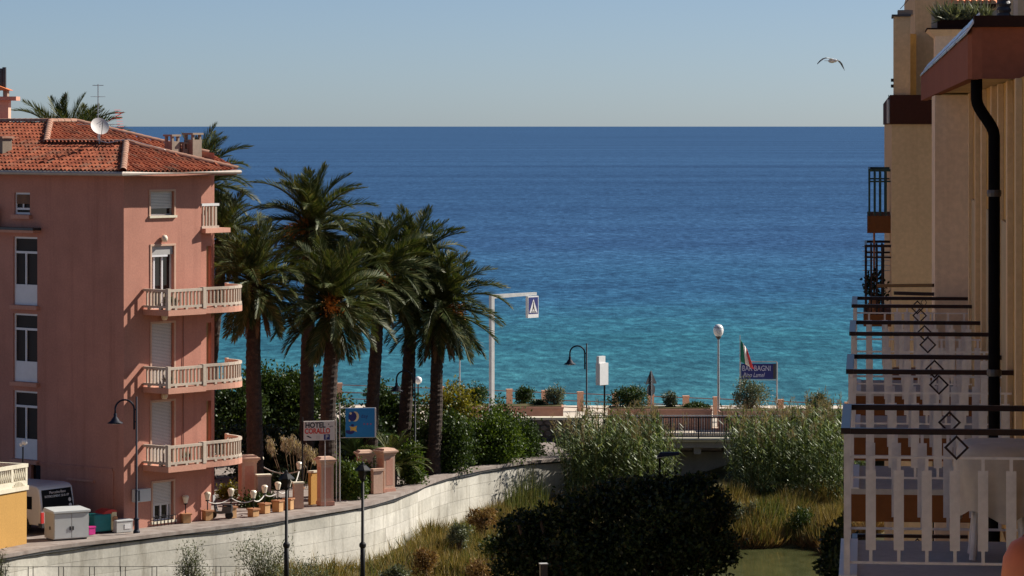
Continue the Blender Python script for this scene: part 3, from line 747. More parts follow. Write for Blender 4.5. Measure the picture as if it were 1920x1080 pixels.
for i in range(9): fan.box(.18+i*.09,.23+i*.09,.021,.045,zr+.05,zr+.05+.17*math.sin(math.pi*(i+.7)/9.4))
fan.build('fan_ornament', MAT['cream_stone'], bal)
# globe lamp standing on the terrace
gl = thing('terrace_lamp', 'thin black lamp with clear twin globes on the yellow terrace', 'lamp', (GX(43,129), 129, zr))
MB().tube([(0,0,0),(0,0,ZY(838,129)-zr)], .03, 8).build('post', MAT['black_iron'], gl)
hz = ZY(832,129)-zr
MB().lathe([(.02,-.12),(.10,-.07),(.12,0),(.09,.09),(.02,.12)], (.06,0,hz+.06), 12).build('globe', MAT['lamp_white'], gl, smooth=True)
MB().lathe([(.02,-.08),(.06,-.04),(.07,0),(.05,.06),(.02,.08)], (-.08,0,hz-.03), 12).build('globe', MAT['lamp_white'], gl, smooth=True)

# silver white van seen from behind
vd = 129.2; vp = Vector((GX(76, vd), vd, 0)); va = R(54)
van = thing('parked_van', 'white van parked behind the metal cabinet, black rear window with lettering', 'van', vp, va)
vh = ZY(909, vd+.6); W_ = 1.85
prof = [(0,.35),(0,1.15),(.10,vh-.12),(.22,vh-.02),(.5,vh+.02),(4.2,vh),(4.6,vh-.5),(5.2,1.0),(5.3,.4)]
bd = MB(); V_ = [(x_, y_, z_) for x_ in (.0, W_) for y_, z_ in prof]; k_ = len(prof)
bd.add(V_, [tuple(range(k_)), tuple(range(k_,2*k_))[::-1]] + [(i,(i+1)%k_,k_+(i+1)%k_,k_+i) for i in range(k_)]); bo = bd.build('body', MAT['car_white'], van, bevel=.06)
# tilted rear window
def rear(y, z): return y
def rp(x, z, o=0): # point on the rear slope between (0,1.15) and (.10,vh-.12)
    f_ = (z-1.15)/(vh-.12-1.15); return Vector((x, .10*f_-.006-o, z))
rw_ = MB().extr([rp(.10,.98), rp(W_-.10,.98), rp(W_-.13,vh-.17), rp(.13,vh-.17)], (0,-.012,0)).build('rear_window', MAT['van_glass'], van)
tilt = math.atan2(.10, vh-.12-1.15)
Mt = lambda x, z: Matrix.Translation(rp(x, z, .016)) @ Matrix.Rotation(R(90)-tilt, 4, 'X')
text('lettering', 'Mercedes-Benz', .145, MAT['sign_grey'], rw_, Mt(.52, vh-.33), .004)
text('lettering', 'INTERCOMENT 50 & UP', .125, MAT['white_paint'], rw_, Mt(.25, vh-.47), .004)
for z_ in (vh-.62, vh-.83): MB().lathe([(.075,0),(.075,.01)], (0,0,0), 14).xf(Mt(1.58, z_)).build('sticker', MAT['sign_grey'], rw_)
MB().box(-.012,-.001,.45,1.3,.95,vh-.42).build('side_window', MAT['van_glass'], van)
MB().box(-.012,-.001,1.6,3.2,.95,vh-.42).build('side_window', MAT['van_glass'], van)
for x_ in (.09, W_-.09): MB().box(x_-.075,x_+.075,-.03,.05,.42,.85).build('tail_light', MAT['red_paint'], van)
MB().box(-.02,W_+.02,-.10,.1,.28,.44).build('bumper', MAT['dark_metal'], van)
for x_ in (.02, W_-.02):
    for y_ in (.95, 4.3):
        wl = MB().lathe([(.34,-.11),(.36,-.06),(.36,.06),(.34,.11)], (0,0,0), 18).xf(Matrix.Translation((x_,y_,.36)) @ Matrix.Rotation(R(90),4,'Y')).build('wheel', MAT['rubber'], van)
        MB().lathe([(.21,-.12),(.21,.12)], (0,0,0), 14).xf(Matrix.Translation((x_,y_,.36)) @ Matrix.Rotation(R(90),4,'Y')).build('rim', MAT['grey_metal'], wl)

# street cabinet
cp = place(101, 1014); ca = R(32)
cab = thing('street_cabinet', 'grey metal double door utility cabinet on the pavement behind the river wall', 'cabinet', cp, ca)
ch = 1.10; cw = 1.42
MB().box(0,cw,0,.85,.04,ch-.10).build('body', MAT['cabinet_side'], cab)
for i in range(2):
    dr = MB().box(.02+i*cw/2, cw/2-.02+i*cw/2+.01, -.03, -.002, .07, ch-.12).build('door', MAT['cabinet'], cab)
    xx = cw/2 + (-.06 if i == 0 else .06); MB().box(xx-.025,xx+.025,-.05,-.031,.36,.50).build('handle', MAT['black_iron'], dr)
MB().add([(-.05,-.07,ch-.10),(cw+.05,-.07,ch-.10),(cw+.05,.90,ch-.10),(-.05,.90,ch-.10),(-.05,-.07,ch),(cw+.05,-.07,ch),(cw+.02,.88,ch+.07),(-.02,.88,ch+.07)], [(0,3,2,1),(4,5,6,7),(0,1,5,4),(1,2,6,5),(2,3,7,6),(3,0,4,7)]).build('lid', MAT['cabinet'], cab, bevel=.02)
MB().box(-.03,-.002,.3,.36,.38,.50).build('side_handle', MAT['dark_metal'], cab)
MB().box(.05,cw-.05,.05,.8,-.03,.04).build('base', MAT['dark_metal'], cab)

# colourful vending box, litter crate and grey box
kb = thing('toy_dispenser', 'teal and white toy dispenser with red top against the pink house', 'dispenser', place(178, 1001), R(40))
MB().box(0,.75,0,.62,.06,.72).build('body', MAT['teal'], kb, bevel=.05); MB().box(.752,1.0,.0,.62,.06,.78).build('front', MAT['pale_yellow'], kb, bevel=.04)
m = MB().lathe([(.5,-.32),(.5,.32)], (0,0,0), 18).xf(Matrix.Translation((.55,.31,.4)) @ Matrix.Rotation(R(90),4,'X')); 
m = MB(); pr = [(.35,.722),(.5,.82),(.7,.88),(.9,.86),(1.02,.78),(1.02,.765),(.75,.782),(.75,.722)]
m.extr([(x_,-.01,z_) for x_, z_ in pr], (0,.64,0)).build('top', MAT['red_paint'], kb)
MB().lathe([(.12,0),(.12,.03)], (0,0,0), 16).xf(Matrix.Translation((.88,-.03,.5)) @ Matrix.Rotation(R(90),4,'X')).build('dial', MAT['terracotta'], kb)
MB().box(.1,.9,.05,.55,0,.06).build('base', MAT['black_iron'], kb); MB().box(1.0,1.08,.1,.5,.1,.4).build('chute', MAT['red_paint'], kb, bevel=.02)
gb = thing('storage_box', 'small grey plastic box beside the teal toy dispenser', 'box', place(219, 999), R(40))
MB().box(0,.72,0,.5,0,.40).build('body', MAT['cabinet_side'], gb); MB().box(-.02,.74,-.02,.52,.401,.47).build('lid', MAT['cabinet'], gb, bevel=.015); MB().box(.35,.62,-.015,-.002,.12,.3).build('label_plate', MAT['white_paint'], gb)
mg = thing('plastic_crate', 'bright magenta plastic crate between cabinet and toy dispenser', 'crate', place(167, 1003), R(40))
MB().box(0,.28,0,.3,0,.26).build('body', MAT['magenta'], mg); MB().box(-.02,.30,-.02,.32,.261,.31).build('rim', MAT['magenta'], mg)
nt_ = thing('notice_board', 'small white notice on a short stake behind the magenta crate', 'sign', place(170, 999), R(20))
MB().box(-.14,.14,-.01,.01,.38,.66).build('board', MAT['white_paint'], nt_); MB().tube([(0,.02,0),(0,.02,.6)], .015, 6).build('stake', MAT['grey_metal'], nt_)

# hook lamps
def hook_lamp(px, py, h, label, left=True, zg=0.0, rz=0):
    p = place(px, py, zg); t = thing('street_lamp', label, 'street lamp', p, rz, 'hook necked street lamps')
    MB().tube([(0,0,0),(0,0,.55),(0,0,.56),(0,0,1.6),(0,0,1.61),(0,0,h)], [.085,.085,.06,.055,.042,.036], 10).build('post', MAT['blue_iron'], t, smooth=True)
    MB().lathe([(.13,0),(.13,.08),(.09,.14),(.085,.5),(.11,.52),(.11,.56),(.06,.6)], (0,0,0), 12).build('base', MAT['blue_iron'], t)
    MB().lathe([(.05,-.03),(.06,0),(.05,.03)], (0,0,1.62), 10).build('collar', MAT['blue_iron'], t)
    s = -1; r_ = .36; zc = h-.48
    pts = [(s*.09,0,h-1.25),(s*.09,0,zc)] + [(s*(.09+r_ - r_*math.cos(a)), 0, zc + r_*math.sin(a)) for a in [math.pi*i/12 for i in range(1,13)]] + [(s*(.09+2*r_),0,zc-.16)]
    MB().tube(pts, .036, 8).build('arm', MAT['blue_iron'], t, smooth=True)
    for z_ in (h-.95, h-.48): MB().lathe([(.055,-.02),(.06,0),(.055,.02)], (s*.045,0,z_), 8).build('bracket', MAT['blue_iron'], t)
    xx = s*(.09+2*r_); zz = zc-.16
    sh = MB().lathe([(.05,.0),(.065,-.03),(.06,-.12),(.10,-.17),(.14,-.22),(.17,-.28),(.30,-.36),(.305,-.375)], (xx,0,zz), 20).build('lamp_shade', MAT['blue_iron'], t, smooth=True)
    MB().lathe([(.29,-.372),(.26,-.38),(.12,-.40),(.02,-.41)], (xx,0,zz), 18).build('lamp_glass', MAT['shade_inner'], sh, smooth=True)
hook_lamp(256, 1000, 5.2, 'hook necked black street lamp in front of the pink house')
hook_lamp(778, 897, 4.85, 'hook necked street lamp at the wall edge between palms and hedge')
hook_lamp(1100, 838, 5.0, 'hook necked street lamp on the bridge beside the white box')

# pedestal lights and rope
pl = [(243,985,941,'nearest the hook lamp'),(348,980,936,'right of the ground floor window'),(389,975,930,'at the balcony corner of the pink house'),(433,971,923,'with rope, first right of the pink house'),(475,968,927,'low between rope swags'),
      (496,962,917,'third on the rope right of the house'),(521,959,911,'fourth on the rope right of the house'),(541,955,906,'behind the dark lantern post'),(489,925,863,'high beside the wide gate pillar'),(561,935,873,'high beside the hotel sign post')]
tops = {}
for i, (px, pb, pg, lab) in enumerate(pl):
    p = place(px, pb); t = thing('pedestal_light', 'cream cup shaped garden light on pedestal, ' + lab, 'garden light', p, R(20+i*7), 'cup shaped garden lights')
    hg = ZY(pg, p.y); ph = min(.46, hg-.55)
    MB().box(-.16,.16,-.16,.16,0,ph-.06).build('pedestal', MAT['pedestal'], t); MB().box(-.2,.2,-.2,.2,ph-.059,ph).build('pedestal_cap', MAT['terracotta'], t)
    MB().tube([(0,0,ph),(0,0,hg-.14)], .022, 8).build('stem', MAT['black_iron'], t)
    g_ = MB().lathe([(.06,-.16),(.075,-.15),(.13,.06),(.135,.10),(.10,.15),(.03,.17)], (0,0,hg), 10).build('lamp_cup', MAT['globe'], t, smooth=False)
    MB().lathe([(.08,-.20),(.08,-.161)], (0,0,hg), 10).build('cup_holder', MAT['black_iron'], g_)
    tops[px] = Vector((p.x, p.y, hg-.22))
order = [389,433,475,496,521,541,561,489]; pts = []
for a, b in zip(order[:-1], order[1:]):
    A_, B_ = tops[a], tops[b]; sg = .10 + .08*(A_-B_).length*.5
    pts += [A_.lerp(B_, k/8) - Vector((0,0,sg*4*(k/8)*(1-k/8))) for k in range(8)]
pts.append(tops[489])
tag(MB().tube(pts, .022, 6).build('garden_rope', MAT['rope']), 'pale rope swagged between the cup shaped garden lights', 'rope')

# gate pillars
def pillar(px, py, h, w, lab, rz):
    p = place(px, py); t = thing('gate_pillar', lab, 'pillar', p, rz, 'pink gate pillars'); s = w/2
    MB().box(-s*1.12,s*1.12,-s*1.12,s*1.12,0,.16).build('plinth', MAT['pink_trim'], t)
    MB().box(-s,s,-s,s,.16,h-.30).build('shaft', MAT['pink_pale'], t)
    for a in range(4):
        MB().box(-s*.62,s*.62,-s-.006,-s-.0005,.30,h-.42).xf(Matrix.Rotation(R(90*a),4,'Z')).build('inset_panel', MAT['pink_trim'], t)
    m = MB(); pr = [(1.0,h-.30),(1.08,h-.29),(1.10,h-.24),(1.28,h-.17),(1.40,h-.16),(1.40,h-.09),(1.2,h-.07),(.95,h)]
    for (a, za), (b_, zb) in zip(pr[:-1], pr[1:]):
        m.add([(-s*a,-s*a,za),(s*a,-s*a,za),(s*a,s*a,za),(-s*a,s*a,za),(-s*b_,-s*b_,zb),(s*b_,-s*b_,zb),(s*b_,s*b_,zb),(-s*b_,s*b_,zb)], [(0,1,5,4),(1,2,6,5),(2,3,7,6),(3,0,4,7)])
    m.poly((-s*.95,-s*.95,h),(s*.95,-s*.95,h),(s*.95,s*.95,h),(-s*.95,s*.95,h)); m.build('capital', MAT['pink_pale'], t)
pillar(464, 942, 1.95, .62, 'wide pink gate pillar half behind the balcony of the pink house', R(20))
pillar(610, 947, 1.98, .54, 'tall pink gate pillar below the hotel sign', R(22))
pillar(684, 915, 1.62, .56, 'pink gate pillar wrapped in hedge left of the last one', R(18))
pillar(723, 922, 1.85, .56, 'pink gate pillar farthest right, beside the trimmed hedge', R(38))
gp = place(707, 925); lw = thing('garden_wall', 'low pink garden wall with ledge joined to the right gate pillar', 'wall', gp, R(38))
MB().box(-.25,.25,-.1,.1,0,.95).build('body', MAT['pink_pale'], lw); MB().box(-.3,.3,-.15,.15,.95,1.05).build('ledge', MAT['pink_pale'], lw)
# small garden pieces by the gate
ub = thing('utility_pillar', 'grey green meter box on a pink plinth under the hook of rope', 'meter box', place(494, 945), R(15))
MB().box(-.28,.28,-.2,.2,0,1.15).build('body', MAT['abutment'], ub); MB().box(-.31,.31,-.23,.23,1.15,1.22).build('cap', MAT['cream_stone'], ub)
ub = thing('gate_post', 'short pale post by the dark gate opening, behind the sign post', 'post', place(559, 953), R(15))
MB().box(-.2,.2,-.15,.15,0,1.0).build('body', MAT['pink_pale'], ub); MB().box(-.23,.23,-.18,.18,1.0,1.07).build('cap', MAT['cream_stone'], ub)
gf = thing('garden_gate', 'dark wooden gate leaf between the garden lights', 'gate', place(478, 938), R(15))
for k in range(6): MB().box(-.5+k*.17,-.5+k*.17+.13,-.02,.02,.08,.85).build('board', MAT['wood'], gf)
MB().box(-.52,.52,.021,.06,.15,.25).box(-.52,.52,.021,.06,.65,.75).build('crossbar', MAT['wood'], gf)
yp = thing('side_wall', 'ochre garden wall end left of the tall gate pillar', 'wall', place(590, 945), R(50))
MB().box(-.3,.3,-.08,.08,0,1.3).build('body', MAT['yellow_wall'], yp); MB().box(-.33,.33,-.11,.11,1.3,1.38).build('cap', MAT['cream_stone'], yp)
mo = thing('parked_scooter', 'dark parked scooter at the right corner of the pink house', 'scooter', place(415, 973), R(75)); mo.scale = (.72,.72,.72)
for y_ in (-.45,.5):
    wl = MB().lathe([(.2,-.05),(.23,-.03),(.23,.03),(.2,.05)], (0,0,0), 16).xf(Matrix.Translation((0,y_,.23)) @ Matrix.Rotation(R(90),4,'Y')).build('wheel', MAT['rubber'], mo)
MB().extr([(-.14,-.6,.35),(-.14,.0,.28),(-.14,.35,.30),(-.14,.42,.85),(-.14,.36,.9),(-.14,.22,.42),(-.14,-.05,.42),(-.14,-.1,.68),(-.14,-.65,.72)], (.28,0,0)).build('body', MAT['dark_metal'], mo, bevel=.03)
MB().box(-.13,.13,-.62,-.1,.72,.80).build('seat', MAT['rubber'], mo, bevel=.03); MB().tube([(-.3,.34,.95),(0,.42,.92),(.3,.34,.95)], .018, 6).build('handlebar', MAT['black_iron'], mo); MB().box(-.16,.16,.42,.44,.9,1.3).build('windscreen', MAT['grey_metal'], mo)

# hotel signs
hp = place(567, 951); hs = thing('hotel_sign', 'white HOTEL CORALLO sign board on a dark post', 'sign', hp, R(12)); ds = hp.y
k_ = ds/F; zt = ZY(790, ds); zb = ZY(826, ds); wd_ = 56*k_/math.cos(R(12))
MB().tube([(0,0,0),(0,0,ZY(782,ds))], .035, 8).build('post', MAT['black_iron'], hs)
MB().tube([(43*k_,.03,0),(43*k_,.03,zb)], .018, 6).build('stay', MAT['grey_metal'], hs)
bdh = MB().box(.05,.05+wd_,-.07,.05,zb,zt).build('board', MAT['sign_grey'], hs)
MB().box(.051+wd_,.072+wd_,-.075,.055,zb-.004,zt+.004).build('edge', MAT['white_paint'], bdh)
y_ = -.072; hh = zt-zb
text('lettering', 'HOTEL', .30, MAT['ink'], bdh, Matrix.Translation((.10, y_, zb+hh*.67)) @ UPX, .006, .88, bold=.010)
text('lettering', 'CORALLO', .30, MAT['red_letter'], bdh, Matrix.Translation((.08, y_, zb+hh*.36)) @ UPX, .006, .76, bold=.009)
MB().box(.05+wd_*.66,.05+wd_*.86,y_-.003,y_+.001,zb+.02,zb+hh*.31).build('parking_plate', MAT['navy'], bdh)
text('lettering', 'P', .25, MAT['white_paint'], bdh, Matrix.Translation((.05+wd_*.71, y_-.006, zb+.05)) @ UPX, .002)
for (a, b_) in ((.82,.83),(.87,.70),(.93,.72)): MB().box(.05+wd_*a-.02,.05+wd_*a+.02,y_-.003,y_+.001,zb+hh*b_-.02,zb+hh*b_+.025).build('star', MAT['ink'], bdh)
MB().extr([(.14,y_,zb+.19),(.22,y_,zb+.20),(.36,y_,zb+.12),(.35,y_,zb+.09),(.24,y_,zb+.13)], (0,-.003,0)).build('arrow', MAT['ink'], bdh)
for a in (.42,.46,.50): MB().box(.05+wd_*a,.05+wd_*a+.012,y_-.003,y_+.001,zb+.07,zb+.2).build('mark', MAT['shutter_grey'], bdh)
bp = place(637, 940); bs_ = thing('beach_sign', 'square blue sign board with sun emblem on two posts', 'sign', bp, R(8)); ds = bp.y; k_ = ds/F
z0, z1 = ZY(820,ds), ZY(766,ds); x0 = 11*k_; x1 = 68*k_
MB().tube([(0,0,0),(0,0,ZY(755,ds))], .03, 8).build('post', MAT['grey_metal'], bs_); MB().tube([(-6*k_,.1,0),(-6*k_,.1,ZY(775,ds))], .02, 8).build('post', MAT['grey_metal'], bs_)
for z_ in (z0-.015, z1+.015): MB().tube([(0,0,z_),(x1,0,z_)], .016, 6).build('arm', MAT['pale_metal'], bs_)
bdb = MB().box(x0,x1-.05,-.06,.06,z0,z1).build('board', MAT['sign_blue'], bs_); MB().box(x1-.049,x1+.01,-.065,.065,z0-.004,z1+.004).build('edge', MAT['white_paint'], bdb)
cx, cz = x0+.30, z1-.33; y_ = -.061
def disc(cx, cz, r0, r1, a0, a1, mat, par, name, yy, n_=14):
    p = [(cx+r0*math.cos(R(a0+(a1-a0)*i/n_)), yy, cz+r1*math.sin(R(a0+(a1-a0)*i/n_))) for i in range(n_+1)]
    MB().extr(p, (0,-.004,0)).build(name, MAT[mat], par)
disc(cx+.08, cz, .17, .21, 0, 359, 'pale_yellow', bdb, 'emblem', y_); disc(cx-.02, cz, .17, .2, 0, 359, 'navy', bdb, 'emblem', y_-.005); disc(cx-.10, cz+.13, .05, .05, 0, 359, 'pale_yellow', bdb, 'emblem', y_-.010); disc(cx-.14, cz-.16, .04, .05, 0, 359, 'pale_yellow', bdb, 'emblem', y_)
MB().extr([(cx-.14,y_,cz-.62),(cx-.09,y_,cz-.52),(cx-.15,y_,cz-.40),(cx-.04,y_,cz-.43),(cx+.04,y_,cz-.43),(cx+.17,y_,cz-.38),(cx+.13,y_,cz-.52),(cx+.17,y_,cz-.64),(cx+.02,y_,cz-.58)], (0,-.004,0)).build('emblem', MAT['yellow'], bdb)
disc(cx-.12, z0+.24, .18, .11, 150, 390, 'navy', bdb, 'emblem', y_); disc(cx-.02, cz-.36, .07, .05, 0, 359, 'navy', bdb, 'emblem', y_-.005)
text('lettering', 'day', .22, MAT['navy'], bdb, Matrix.Translation((cx+.32, y_, cz-.06)) @ UPX, .002); text('lettering', '* * *', .2, MAT['red_letter'], bdb, Matrix.Translation((cx+.42, y_, cz-.42)) @ UPX, .002)

# ================================================================ PALMS
def frond_mesh(name, e0, bend, L, mat, nl=62, ll=.58, droopy=.35, seed=0):
    g = np.random.default_rng(seed); n_ = 22; pts = []; p = np.zeros(3); e = e0
    for i in range(n_+1):
        pts.append(p.copy()); e = e0 - bend*(i/n_)**1.5
        p = p + np.array([math.cos(e), 0, math.sin(e)]) * L/n_
    pts = np.array(pts); m = MB(); m.tube(pts, [.05*(1-.85*i/n_) + .006 for i in range(n_+1)], 4)
    P = []; D = []; N = []; Ls = []; Wd = []
    for i in range(nl):
        f_ = .10 + .9*i/(nl-1); q = f_*n_; j = min(int(q), n_-1); pp = pts[j]*(1-(q-j)) + pts[j+1]*(q-j); t = pts[j+1]-pts[j]; t = t/np.linalg.norm(t); up = np.array([-t[2],0,t[0]])
        sz = ll * (math.sin(math.pi*min(1,.18+f_*.75))**.7)
        for s in (-1,1):
            d_ = t*(.85+.6*f_) + np.array([0,s*1.0,0])*(1.05-.45*f_) + up*g.uniform(.25,.6) + np.array([0,0,-droopy])*g.uniform(.1,1.6)
            P.append(pp); D.append(d_); N.append(up + np.array([0,s*-.4,0])); Ls.append(sz*g.uniform(.85,1.15)); Wd.append(.033*g.uniform(.8,1.3))
    V, Q = leaves(np.array(P), np.array(D), np.array(N), np.array(Ls), np.array(Wd))
    b = len(m.v); m.v += [tuple(v) for v in V]; m.f += [tuple(int(i)+b for i in q) for q in Q]
    me = bpy.data.meshes.new(name); me.from_pydata(m.v, [], m.f); me.materials.append(MAT[mat]); return me
FR = []
for k, (e0, bd_, L) in enumerate([(86,28,2.25),(74,46,2.45),(60,62,2.6),(46,72,2.7),(30,74,2.7),(12,66,2.65),(-8,56,2.5),(-28,44,2.35),(-50,28,2.1)]):
    FR.append([frond_mesh('frond', R(e0+v*3), R(bd_+v*8), L*(1+v*.04), 'palm_leaf', seed=k*3+v+1) for v in (-1,0,1)])
DRY = [frond_mesh('dry_frond', R(-62), R(20), 1.7, 'dry_frond', 22, .35, .8, 90+v) for v in range(2)]
def palm(px, crown_py, d, lab, lean=(0,0), scale=1.0, rad=.30, nf=80, dates=0, seed=0, base_px=None, z_low=-.05, crown_tilt=0):
    rr = random.Random(seed); bpx = base_px if base_px is not None else px
    bx = GX(bpx, d); cx = GX(px, d); hz = ZY(crown_py, d)
    t = thing('palm_tree', lab, 'palm tree', (bx, d, 0), 0, 'tall date palms')
    n_ = 34; m = MB(); ring = 14; vs = []
    for i in range(n_*3+1):
        f_ = i/(n_*3); z = z_low + (hz-z_low)*f_; x = (cx-bx)*f_**1.4 + .05*math.sin(f_*5+seed)
        r_ = rad*(1.12 - .22*min(1,f_*1.3)) * (1 + .25*max(0,1-f_*14)); 
        if f_ > .93: r_ *= 1 + 1.1*math.sin((f_-.93)/.07*math.pi*.8)*.55
        r_ *= (1.0, 1.03, .97)[i % 3]
        for k in range(ring):
            a = 2*math.pi*k/ring; q = r_*(1 + rr.uniform(-.05,.05)); vs.append((x+q*math.cos(a), q*math.sin(a), z))
    m.add(vs, [(i*ring+k, i*ring+(k+1)%ring, (i+1)*ring+(k+1)%ring, (i+1)*ring+k) for i in range(n_*3) for k in range(ring)])
    m.build('trunk', MAT['palm_trunk'], t)
    C = Vector((cx-bx, 0, hz))
    for i in range(nf):
        f_ = i/(nf-1); k = min(8, int(f_**.85*9)); me = FR[k][rr.randrange(3)]
        az = i*2.39996 + rr.uniform(-.4,.4); s = scale*rr.uniform(.8,1.12)
        M = Matrix.Translation(C + Vector((0,0,.25-.5*f_))) @ Matrix.Rotation(az,4,'Z') @ Matrix.Rotation(rr.uniform(-.5,.5),4,'X') @ Matrix.Diagonal((s,s,s,1))
        inst('frond', me, t, M)
    for i in range(14):
        M = Matrix.Translation(C + Vector((0,0,-.45))) @ Matrix.Rotation(i*.7+rr.random(),4,'Z') @ Matrix.Diagonal((scale,scale,scale,1)); inst('dry_frond', DRY[i%2], t, M)
    for j in range(dates):
        az = rr.uniform(math.pi, 2*math.pi); dx, dy = math.cos(az), math.sin(az); P = []; D = []
        base = np.array(C) + np.array([dx*.3,dy*.3,.05]); g = np.random.default_rng(seed*7+j); k = 70
        D = np.array([dx*.9,dy*.9,.1]) + g.normal(size=(k,3))*.35; 
        V, Q = leaves(np.repeat(base[None],k,0) + g.normal(size=(k,3))*.05, D, unit(k,seed+1), g.uniform(.5,.95,k), .03)
        k2 = 90; Pt = base + np.array([dx*.75,dy*.75,-.1]) + g.normal(size=(k2,3))*np.array([.2,.2,.16]); V2, Q2 = leaves(Pt, unit(k2,seed+1), unit(k2,seed+2), .12, .07)
        tag(soup('date_cluster', np.concatenate([V,V2]), np.concatenate([Q,Q2+len(V)]), MAT['date_orange'], t), kind='stuff')
palm(478, 530, 142, 'palm with thick straight trunk nearest the pink balconies', seed=1, rad=.33, base_px=476, scale=1.1)
palm(586, 430, 149, 'tallest palm of the group, crown above all the others', seed=2, rad=.30, base_px=574, dates=2, scale=1.16)
palm(624, 572, 143, 'palm behind the hotel sign with lowest forward crown', seed=3, rad=.33, base_px=614, dates=2, scale=1.15)
palm(710, 514, 150, 'palm in the middle of the group with broad upright crown', seed=4, rad=.29, base_px=696, dates=2, scale=1.16)
palm(776, 508, 153, 'dark trunked palm second from the right of the group', seed=5, rad=.29, base_px=756, dates=2, scale=1.16)
palm(824, 580, 152, 'leaning palm farthest right, fronds touching the crossing gantry', seed=6, rad=.29, base_px=812, dates=1, scale=1.15)
palm(372, 352, 152, 'palm behind the pink house with crown over the right roof corner', seed=7, rad=.3, scale=1.05)
palm(128, 296, 160, 'palm behind the tiled roof with only its top fronds showing', seed=8, rad=.3, scale=1.25)
palm(418, 446, 150, 'palm squeezed behind the balconies of the pink house', seed=9, rad=.26, scale=.9, base_px=388)
# young palm between the trunks
FY = [frond_mesh('frond', R(e), R(b_), 2.3, 'palm_leaf_young', 30, .5, .2, 200+i) for i, (e, b_) in enumerate([(84,30),(68,50),(52,70),(34,80),(15,70)])]
yp = thing('young_palm', 'young bright green palm without trunk between the tall palm trunks', 'palm tree', (GX(668,150), 150, .3))
MB().lathe([(.25,-.3),(.28,.2),(.2,.7),(.05,.9)], (0,0,0), 12).build('trunk', MAT['palm_trunk'], yp)
for i in range(26):
    M = Matrix.Translation((0,0,.7)) @ Matrix.Rotation(i*2.4,4,'Z') @ Matrix.Diagonal((.95,.95,.95,1)); inst('frond', FY[min(4,int(i/26*5))], yp, M)
yp = thing('young_palm', 'low arching palm right of the blue sign under the hook lamp', 'palm tree', (GX(735,147), 147, .2))
MB().lathe([(.2,-.2),(.24,.1),(.15,.5),(.05,.6)], (0,0,0), 12).build('trunk', MAT['palm_trunk'], yp)
FY2 = [frond_mesh('frond', R(e), R(b_), 2.0, 'palm_leaf', 28, .45, .3, 230+i) for i, (e, b_) in enumerate([(78,50),(60,80),(45,90),(30,85)])]
for i in range(24):
    M = Matrix.Translation((0,0,.5)) @ Matrix.Rotation(i*2.4,4,'Z') @ Matrix.Diagonal((.95,.95,.95,1)); inst('frond', FY2[min(3,int(i/24*4))], yp, M)

# ================================================================ SHRUBS
def shrub(name, lab, px, py, d, w, h, mat, n_=5000, L=.13, Wd=.08, nb=4, zb=0.0, group=None, seed=0, clumps=60, dep=None, cat='shrub'):
    """crown w x h metres whose top is at picture row py"""
    rr = random.Random(seed); zt_ = ZY(py, d); x = GX(px, d); dep = dep or w*.7
    t = thing(name, lab, cat, (x, d, zb), 0, group); Hc = zt_ - zb
    blobs = []
    for i in range(nb):
        a = rr.uniform(0, 6.28); q = rr.uniform(.15,.5) if nb > 1 else 0
        rx = w*.5*rr.uniform(.5,.75) if nb > 1 else w*.5; hz = h*rr.uniform(.32,.5) if nb > 1 else h*.5
        cz = Hc - hz - (rr.uniform(0,.35)*h if i else 0)
        blobs.append((math.cos(a)*q*w*.55, math.sin(a)*q*dep*.55, cz, rx, rx*dep/w, hz))
    m = MB()
    for i in range(4):
        b_ = blobs[i % nb]; m.tube([(b_[0]*.1, b_[1]*.1, -.1), (b_[0]*.5, b_[1]*.5, b_[2]*.55), (b_[0], b_[1], b_[2])], [.06,.045,.02], 6)
    m.build('trunk', MAT['bark'], t)
    foliage('crown', blobs, n_, L, Wd, MAT[mat], t, clumps=clumps, zmin=-.02)
    return t
shrub('evergreen_tree', 'dark spreading evergreen behind the palms nearest the pink house', 520, 694, 158, 5.6, 3.4, 'leaf_mid', 26000, .17, .10, 9, seed=1, cat='tree')
shrub('evergreen_tree', 'dark evergreen bush seen between balconies and first palm trunk', 435, 722, 156, 3.4, 3.0, 'leaf_mid', 14000, .17, .10, 6, seed=2, cat='tree')
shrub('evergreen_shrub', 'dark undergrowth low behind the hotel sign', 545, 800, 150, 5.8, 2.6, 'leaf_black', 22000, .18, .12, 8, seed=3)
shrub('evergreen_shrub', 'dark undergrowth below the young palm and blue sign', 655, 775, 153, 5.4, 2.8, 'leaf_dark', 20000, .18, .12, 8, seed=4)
shrub('evergreen_shrub', 'dark bush between the hook lamp and dark trunked palm', 745, 735, 160, 3.4, 2.8, 'leaf_mid', 14000, .16, .10, 6, seed=5)
shrub('yellow_shrub', 'yellow green flowering shrub right of the leaning palm trunk', 842, 718, 158, 2.9, 2.5, 'leaf_yellow', 6500, .14, .09, 6, seed=6)
shrub('clipped_hedge', 'large rounded clipped green bush left of the river wall end', 835, 776, 152.6, 3.0, 3.0, 'leaf_mid', 17000, .13, .09, 6, seed=7, clumps=140)
shrub('clipped_hedge', 'bright green rounded bush in front of the stone abutment', 906, 768, 156.8, 3.7, 3.2, 'leaf_hedge', 20000, .13, .09, 7, seed=8, clumps=140)
shrub('clipped_hedge', 'dark green clipped bush touching the stone abutment', 957, 762, 160.5, 2.9, 3.1, 'leaf_mid', 14000, .13, .09, 6, seed=9, clumps=100)
shrub('clipped_hedge', 'leafy hedge covering the gate pillar left of the lantern post', 652, 862, 142, 1.6, 1.9, 'leaf_hedge', 9000, .12, .08, 5, seed=10, clumps=70)
